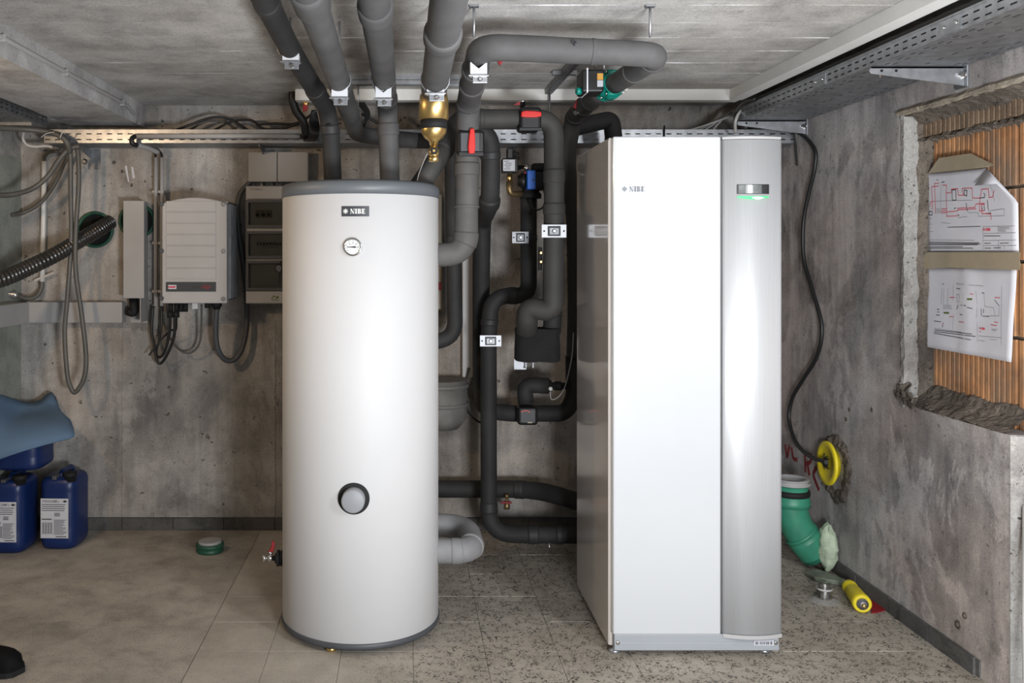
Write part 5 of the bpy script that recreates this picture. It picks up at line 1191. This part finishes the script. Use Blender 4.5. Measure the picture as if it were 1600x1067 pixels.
MB().grid([[q(1352, 934, 3.70), q(1364, 931, 3.72), q(1371, 944, 3.66), q(1384, 950, 3.62), q(1402, 957, 3.56)], [q(1358, 946, 3.62), q(1364, 947, 3.62), q(1371, 952, 3.58), q(1384, 954, 3.57), q(1401, 959, 3.55)], [q(1362, 960, 3.52), q(1366, 960, 3.52), q(1374, 959, 3.53), q(1384, 957, 3.55), q(1400, 960, 3.54)]], False).build('strip', 'dark_red', rt, solid=.004)
# leaning pipe on the far right
o = thing('leaning_pipe', 'pale grey pipe leaning against the cut wall end, lower right corner', 'pipe', (1.87, 2.6, 0))
MB().sweep([(1.835, 2.62, 0.0), (1.90, 2.72, .3), (1.97, 2.818, .62)], .012, 14).build('tube', 'cable_pale', o)
MB().lathe((1.835, 2.62, 0), (.065, .1, .3), [(0, .0135), (.03, .0135)], 14).build('end_cap', 'trunk_grey', o)
# dowel holes low on the right wall
for x, y, r in ((1497, 976, .016), (1508, 962, .012)):
    d = F*XR/(x-CX); MB().lathe((XR+.001, d, CH-(y-CY)*d/F), (-1, 0, 0), [(0, r), (.004, r*.9), (.003, r*.5), (.0, r*.4)], 16).build('dowel_plug', 'mortar', rw)
for x, y in ((1327, 640), (1322, 655), (1362, 640)):
    d = F*XR/(x-CX); MB().lathe((XR+.001, d, CH-(y-CY)*d/F), (-1, 0, 0), [(0, .012), (.002, .010), (.002, .004)], 7).build('spalled_spot', 'mortar', rw)

# ------------------------------------------------------------------ plans taped to the blocks
XP = 2.012
def W(x, y, off=0):                               # point of the block face seen at a photo pixel
    d = F*(XP-off)/(x-CX); return Vector((XP-off, d, CH-(y-CY)*d/F))
def sheet_grid(quad, n=14, bow=.005, sd=0):
    (a, b, c, d) = quad; rows = []                # a top-left, b top-right, c bottom-right, d bottom-left
    A_, B_, C_, D_ = [W(*p) for p in quad]
    for i in range(n+1):
        v = i/n; row = []
        for j in range(n+1):
            u = j/n; p = along(along(A_, B_, u), along(D_, C_, u), v)
            p.x -= bow*(1+.9*noise.noise((u*2.2+sd, v*1.8, sd))+.25*noise.noise((u*6, v*2+sd, 4))); row.append(p)
        rows.append(row)
    return rows
def on_sheet(rows, u, v, off=.0016):
    n = len(rows)-1; i = min(n-1, int(v*n)); j = min(n-1, int(u*n)); a = v*n-i; b = u*n-j
    p = along(along(rows[i][j], rows[i][j+1], b), along(rows[i+1][j], rows[i+1][j+1], b), a)
    return Vector((p.x-off, p.y, p.z))
def draw(rows, segs, w, m, name, parent):
    mb = MB()
    for (u0, v0, u1, v1) in segs:
        k = max(1, int(max(abs(u1-u0), abs(v1-v0))*12))
        for i in range(k):
            a = on_sheet(rows, u0+(u1-u0)*i/k, v0+(v1-v0)*i/k); b = on_sheet(rows, u0+(u1-u0)*(i+1)/k, v0+(v1-v0)*(i+1)/k)
            t = (b-a).normalized(); nn = Vector((0, -t.z, t.y)).normalized()*w/2
            mb.add([a-nn-t*w/2, b-nn+t*w/2, b+nn+t*w/2, a+nn-t*w/2], [(0, 1, 2, 3)])
    o = mb.build(name, m, parent); o['kind'] = 'stuff'; return o
def px_uv(px, quad):                              # crude inverse: photo pixel -> sheet coordinates
    best = None; A_, B_, C_, D_ = [Vector((*p, 0)) for p in quad]; t = Vector((*px, 0))
    u = v = .5
    for _ in range(40):
        p = along(along(A_, B_, u), along(D_, C_, u), v); e = t-p
        du = along(B_-A_, C_-D_, v); dv = along(D_-A_, C_-B_, u); det = du.x*dv.y-du.y*dv.x
        u += (e.x*dv.y-e.y*dv.x)/det; v += (du.x*e.y-du.y*e.x)/det
    return min(.995, max(.005, u)), min(.995, max(.005, v))
q1_ = [(1445.5, 272), (1592, 258), (1594.5, 394.5), (1450.5, 394)]
r1 = sheet_grid(q1_, 16, .004, 1)
p1 = thing('plan_sheet', 'white plan with red pipe lines and a curled corner taped on the blocks', 'paper', W(1520, 394), 'plans taped to the clay blocks')
rs = []                                            # upper right corner folded over
for i in range(17):
    um = min(1, .70+.30*(i/16)/.42); rs.append([on_sheet(r1, min(.9999, um*j/16), min(.9999, i/16), 0) for j in range(17)])
ps_ = MB().grid(rs).build('sheet', 'paper', p1, solid=.0006)
fa, fb_, fc = on_sheet(r1, .70, .0, .0), on_sheet(r1, .995, .43, .0), on_sheet(r1, .62, .20, .016)
fm = on_sheet(r1, .86, .20, .022)
MB().add([fa, fb_, fm, fc, on_sheet(r1, .80, .09, .016)], [(0, 4, 2, 3), (4, 1, 2)], True).build('curled_corner', 'paper', p1, solid=.0006)
def Z1(x, y): return px_uv((1420+x/5.93, 230+y/5.93), q1_)
def segs(pl, fn):
    out = []
    for line in pl:
        L_ = [fn(*p) for p in line]
        out += [(*a, *b) for a, b in zip(L_, L_[1:])]
    return out
red = [[(240, 580), (235, 365), (310, 360)], [(275, 615), (265, 335), (310, 332)], [(345, 350), (388, 350), (385, 420), (395, 640), (500, 635)], [(385, 425), (435, 420), (437, 388), (500, 382), (507, 445), (560, 443), (540, 395), (545, 380), (635, 376), (640, 470), (700, 470)], [(340, 570), (390, 570)], [(335, 590), (390, 588)], [(335, 608), (390, 606)], [(395, 600), (500, 590), (500, 565), (580, 560)], [(500, 580), (670, 570)], [(600, 560), (660, 557), (670, 525), (745, 518)], [(700, 590), (705, 480), (720, 390), (780, 383), (785, 465), (815, 462), (830, 400)], [(715, 530), (745, 528)], [(700, 590), (745, 588)], [(720, 540), (722, 615), (800, 618), (803, 670)], [(218, 545), (220, 508), (262, 502)]]
draw(r1, segs(red, Z1), .0024, 'ink_red', 'red_lines', ps_)
blk = [[(445, 395), (448, 490), (485, 490), (482, 392), (445, 395)], [(560, 395), (562, 440), (585, 450), (590, 400), (560, 395)], [(740, 425), (750, 440), (745, 465), (700, 470)], [(720, 540), (725, 575)], [(742, 540), (745, 580)], [(755, 615), (800, 610)], [(770, 490), (778, 575)], [(205, 595), (240, 597), (238, 630), (205, 628), (205, 595)], [(500, 620), (515, 635)], [(290, 300), (300, 305)], [(340, 325), (365, 320)], [(580, 520), (590, 590)], [(465, 570), (480, 560)]]
draw(r1, segs(blk, Z1), .0028, 'ink', 'black_lines', ps_)
gry = [[(275, 500), (420, 495), (640, 490)], [(330, 340), (330, 560)], [(285, 575), (330, 570)], [(285, 590), (330, 590)], [(285, 608), (330, 605)], [(600, 605), (690, 605), (690, 640), (915, 635), (915, 570), (780, 590)], [(790, 330), (820, 420), (830, 500)], [(500, 655), (590, 640)], [(340, 700), (430, 705)], [(735, 735), (1000, 730)], [(735, 735), (740, 945)], [(740, 800), (1010, 792)], [(742, 865), (1015, 860)], [(745, 912), (1018, 910)], [(865, 735), (865, 800)], [(870, 865), (870, 945)], [(920, 912), (920, 945)], [(210, 655), (235, 655)], [(205, 665), (235, 665)], [(210, 695), (230, 695)], [(200, 715), (245, 714)], [(215, 745), (235, 745)], [(190, 783), (255, 782)], [(205, 860), (660, 862)], [(870, 745), (960, 742)], [(870, 756), (960, 753)], [(870, 768), (930, 766)], [(875, 780), (935, 778)]]
draw(r1, segs(gry, Z1), .0013, 'ink_light', 'grey_lines', ps_)
txt = [[(405, 742), (710, 733)], [(208, 880), (700, 886)], [(208, 893), (712, 896)], [(208, 905), (690, 903)], [(208, 925), (550, 922)], [(208, 937), (645, 936)], [(745, 822), (885, 822)], [(752, 890), (805, 890)], [(885, 890), (955, 888)], [(755, 935), (805, 936)], [(830, 933), (890, 932)]]
draw(r1, segs(txt, Z1), .0022, 'ink', 'text_lines', ps_)
def sheet_brand(rows, quad, px, h, parent):
    u0, v0 = px_uv(px, quad); o = on_sheet(rows, u0, v0); 
    ux = (on_sheet(rows, min(.99, u0+.05), v0)-o).normalized()
    brand('lettering', h, 'ink_red', parent, lambda a, b: (o+ux*a+Vector((-.0022, 0, b)), Vector((-.0004, 0, 0))), 'diamond')
sheet_brand(r1, q1_, (1420+765/5.93, 230+775/5.93), .0085, ps_)
def tape(px_poly, label, thick=.0012, rows=6, off=.012):
    pass
a_ = [(1450, 271), (1467, 247), (1517, 239.5), (1553.5, 257.5), (1545, 261), (1500, 266)]
tp1 = MB().prism([W(x, y, .012+.004*(i % 2)) for i, (x, y) in enumerate(a_)], (.0008, 0, 0)).build('packing_tape', 'packing')
tag(tp1, 'brown packing tape holding the top of the upper plan', 'tape')
q2_ = [(1447.5, 417.5), (1592.5, 421), (1583, 566), (1446, 541)]
r2 = sheet_grid(q2_, 16, .006, 7)
p2 = thing('plan_sheet', 'white plan with small olive squares, fold and skewed lower edge taped on the blocks', 'paper', W(1520, 566), 'plans taped to the clay blocks')
for row in r2:
    for j, p in enumerate(row): p.x -= .006*math.exp(-((j/16-.52)/.05)**2)
ps2 = MB().grid(r2).build('sheet', 'paper', p2, solid=.0006)
def Z2(x, y): return px_uv((1420+x/5.617, 390+y/5.617), q2_)
draw(r2, segs([[(580, 436), (610, 436)], [(352, 556), (394, 558)]], Z2), .0062, 'ink_green', 'olive_squares', ps2)
draw(r2, segs([[(325, 340), (322, 480)], [(345, 345), (345, 520), (430, 520)], [(385, 345), (385, 490)], [(440, 310), (435, 450)], [(475, 395), (472, 460), (495, 460), (497, 395), (475, 395)], [(460, 300), (700, 320)], [(640, 360), (650, 480)], [(705, 390), (710, 500), (780, 510), (790, 580)], [(845, 320), (840, 835)], [(645, 640), (640, 810)], [(650, 760), (840, 775)], [(350, 490), (420, 495)], [(350, 505), (420, 508)], [(650, 500), (640, 600)], [(260, 690), (580, 740)], [(440, 570), (430, 700)], [(690, 585), (825, 582), (825, 500)], [(650, 800), (700, 805)], [(745, 790), (800, 795)], [(760, 700), (810, 700)], [(765, 712), (800, 712)]], Z2), .0012, 'ink_light', 'grey_lines', ps2)
draw(r2, segs([[(335, 303), (345, 303)], [(470, 522), (485, 490)], [(515, 488), (525, 495)], [(550, 490), (565, 495)], [(575, 510), (612, 518)], [(690, 378), (705, 385)], [(680, 520), (680, 580)], [(700, 525), (698, 555)], [(790, 445), (825, 492)], [(285, 525), (305, 527)], [(290, 548), (305, 550)], [(275, 575), (310, 577)], [(258, 628), (320, 635)], [(470, 342), (505, 346)], [(340, 655), (338, 682)], [(265, 705), (600, 745)], [(260, 720), (625, 765)], [(260, 735), (590, 795)], [(500, 570), (530, 575)], [(690, 585), (740, 588)]], Z2), .0024, 'ink', 'black_lines', ps2)
draw(r2, segs([[(405, 420), (450, 420)], [(405, 590), (440, 592)], [(490, 637), (540, 640)], [(755, 660), (805, 668)], [(790, 420), (830, 422)], [(345, 642), (343, 655)], [(600, 390), (620, 392)], [(785, 635), (815, 640)], [(660, 722), (670, 724)]], Z2), .0022, 'ink_red', 'red_lines', ps2)
sheet_brand(r2, q2_, (1420+680/5.617, 390+703/5.617), .0068, ps2)
b_ = [(1434, 414.5), (1440, 402), (1448, 394), (1594, 394), (1592.5, 405), (1594.5, 412), (1593, 422), (1480, 418), (1447, 420.5)]
tp2 = MB().prism([W(x, y, .016) for x, y in b_], (.0008, 0, 0)).build('packing_tape', 'packing')
tag(tp2, 'wide brown packing tape strip joining the two plans', 'tape')

# ------------------------------------------------------------------ black shoe at the lower left
sy = 2.98
so = thing('shoe', 'black leather shoe toe at the lower left corner of the floor', 'shoe', (-1.42, sy+.05, 0))
x1_ = P(32, 0, 3.0).x; rows = []
for i in range(15):                               # toe points to the right
    t = i/14; x = x1_-.29*(1-t)
    w = .048*(1-abs(t-.62)**3*1.5)*math.sqrt(max(.0, 1-max(0, (t-.80)/.2)**2.2))+.002
    h = (.105-.055*t if t > .35 else .105)*math.sqrt(max(.02, 1-max(0, (t-.78)/.22)**2.4))+.004
    rows.append([(x, sy+.045-w*math.cos(a), .016+h*math.sin(a)**.7) for a in [math.pi*k/12 for k in range(13)]])
MB().grid(rows).build('upper', 'leather', so)
out = [(x1_+.004-.29*(1-i/14), sy+.045-(.052*(1-abs(i/14-.62)**3*1.5)*math.sqrt(max(.0, 1-max(0, (i/14-.82)/.18)**2.2))+.003), 0) for i in range(15)]
out += [(x, 2*(sy+.045)-y, z) for x, y, z in out[::-1]]
MB().prism(out, (0, 0, .018)).build('sole', 'rubber', so)
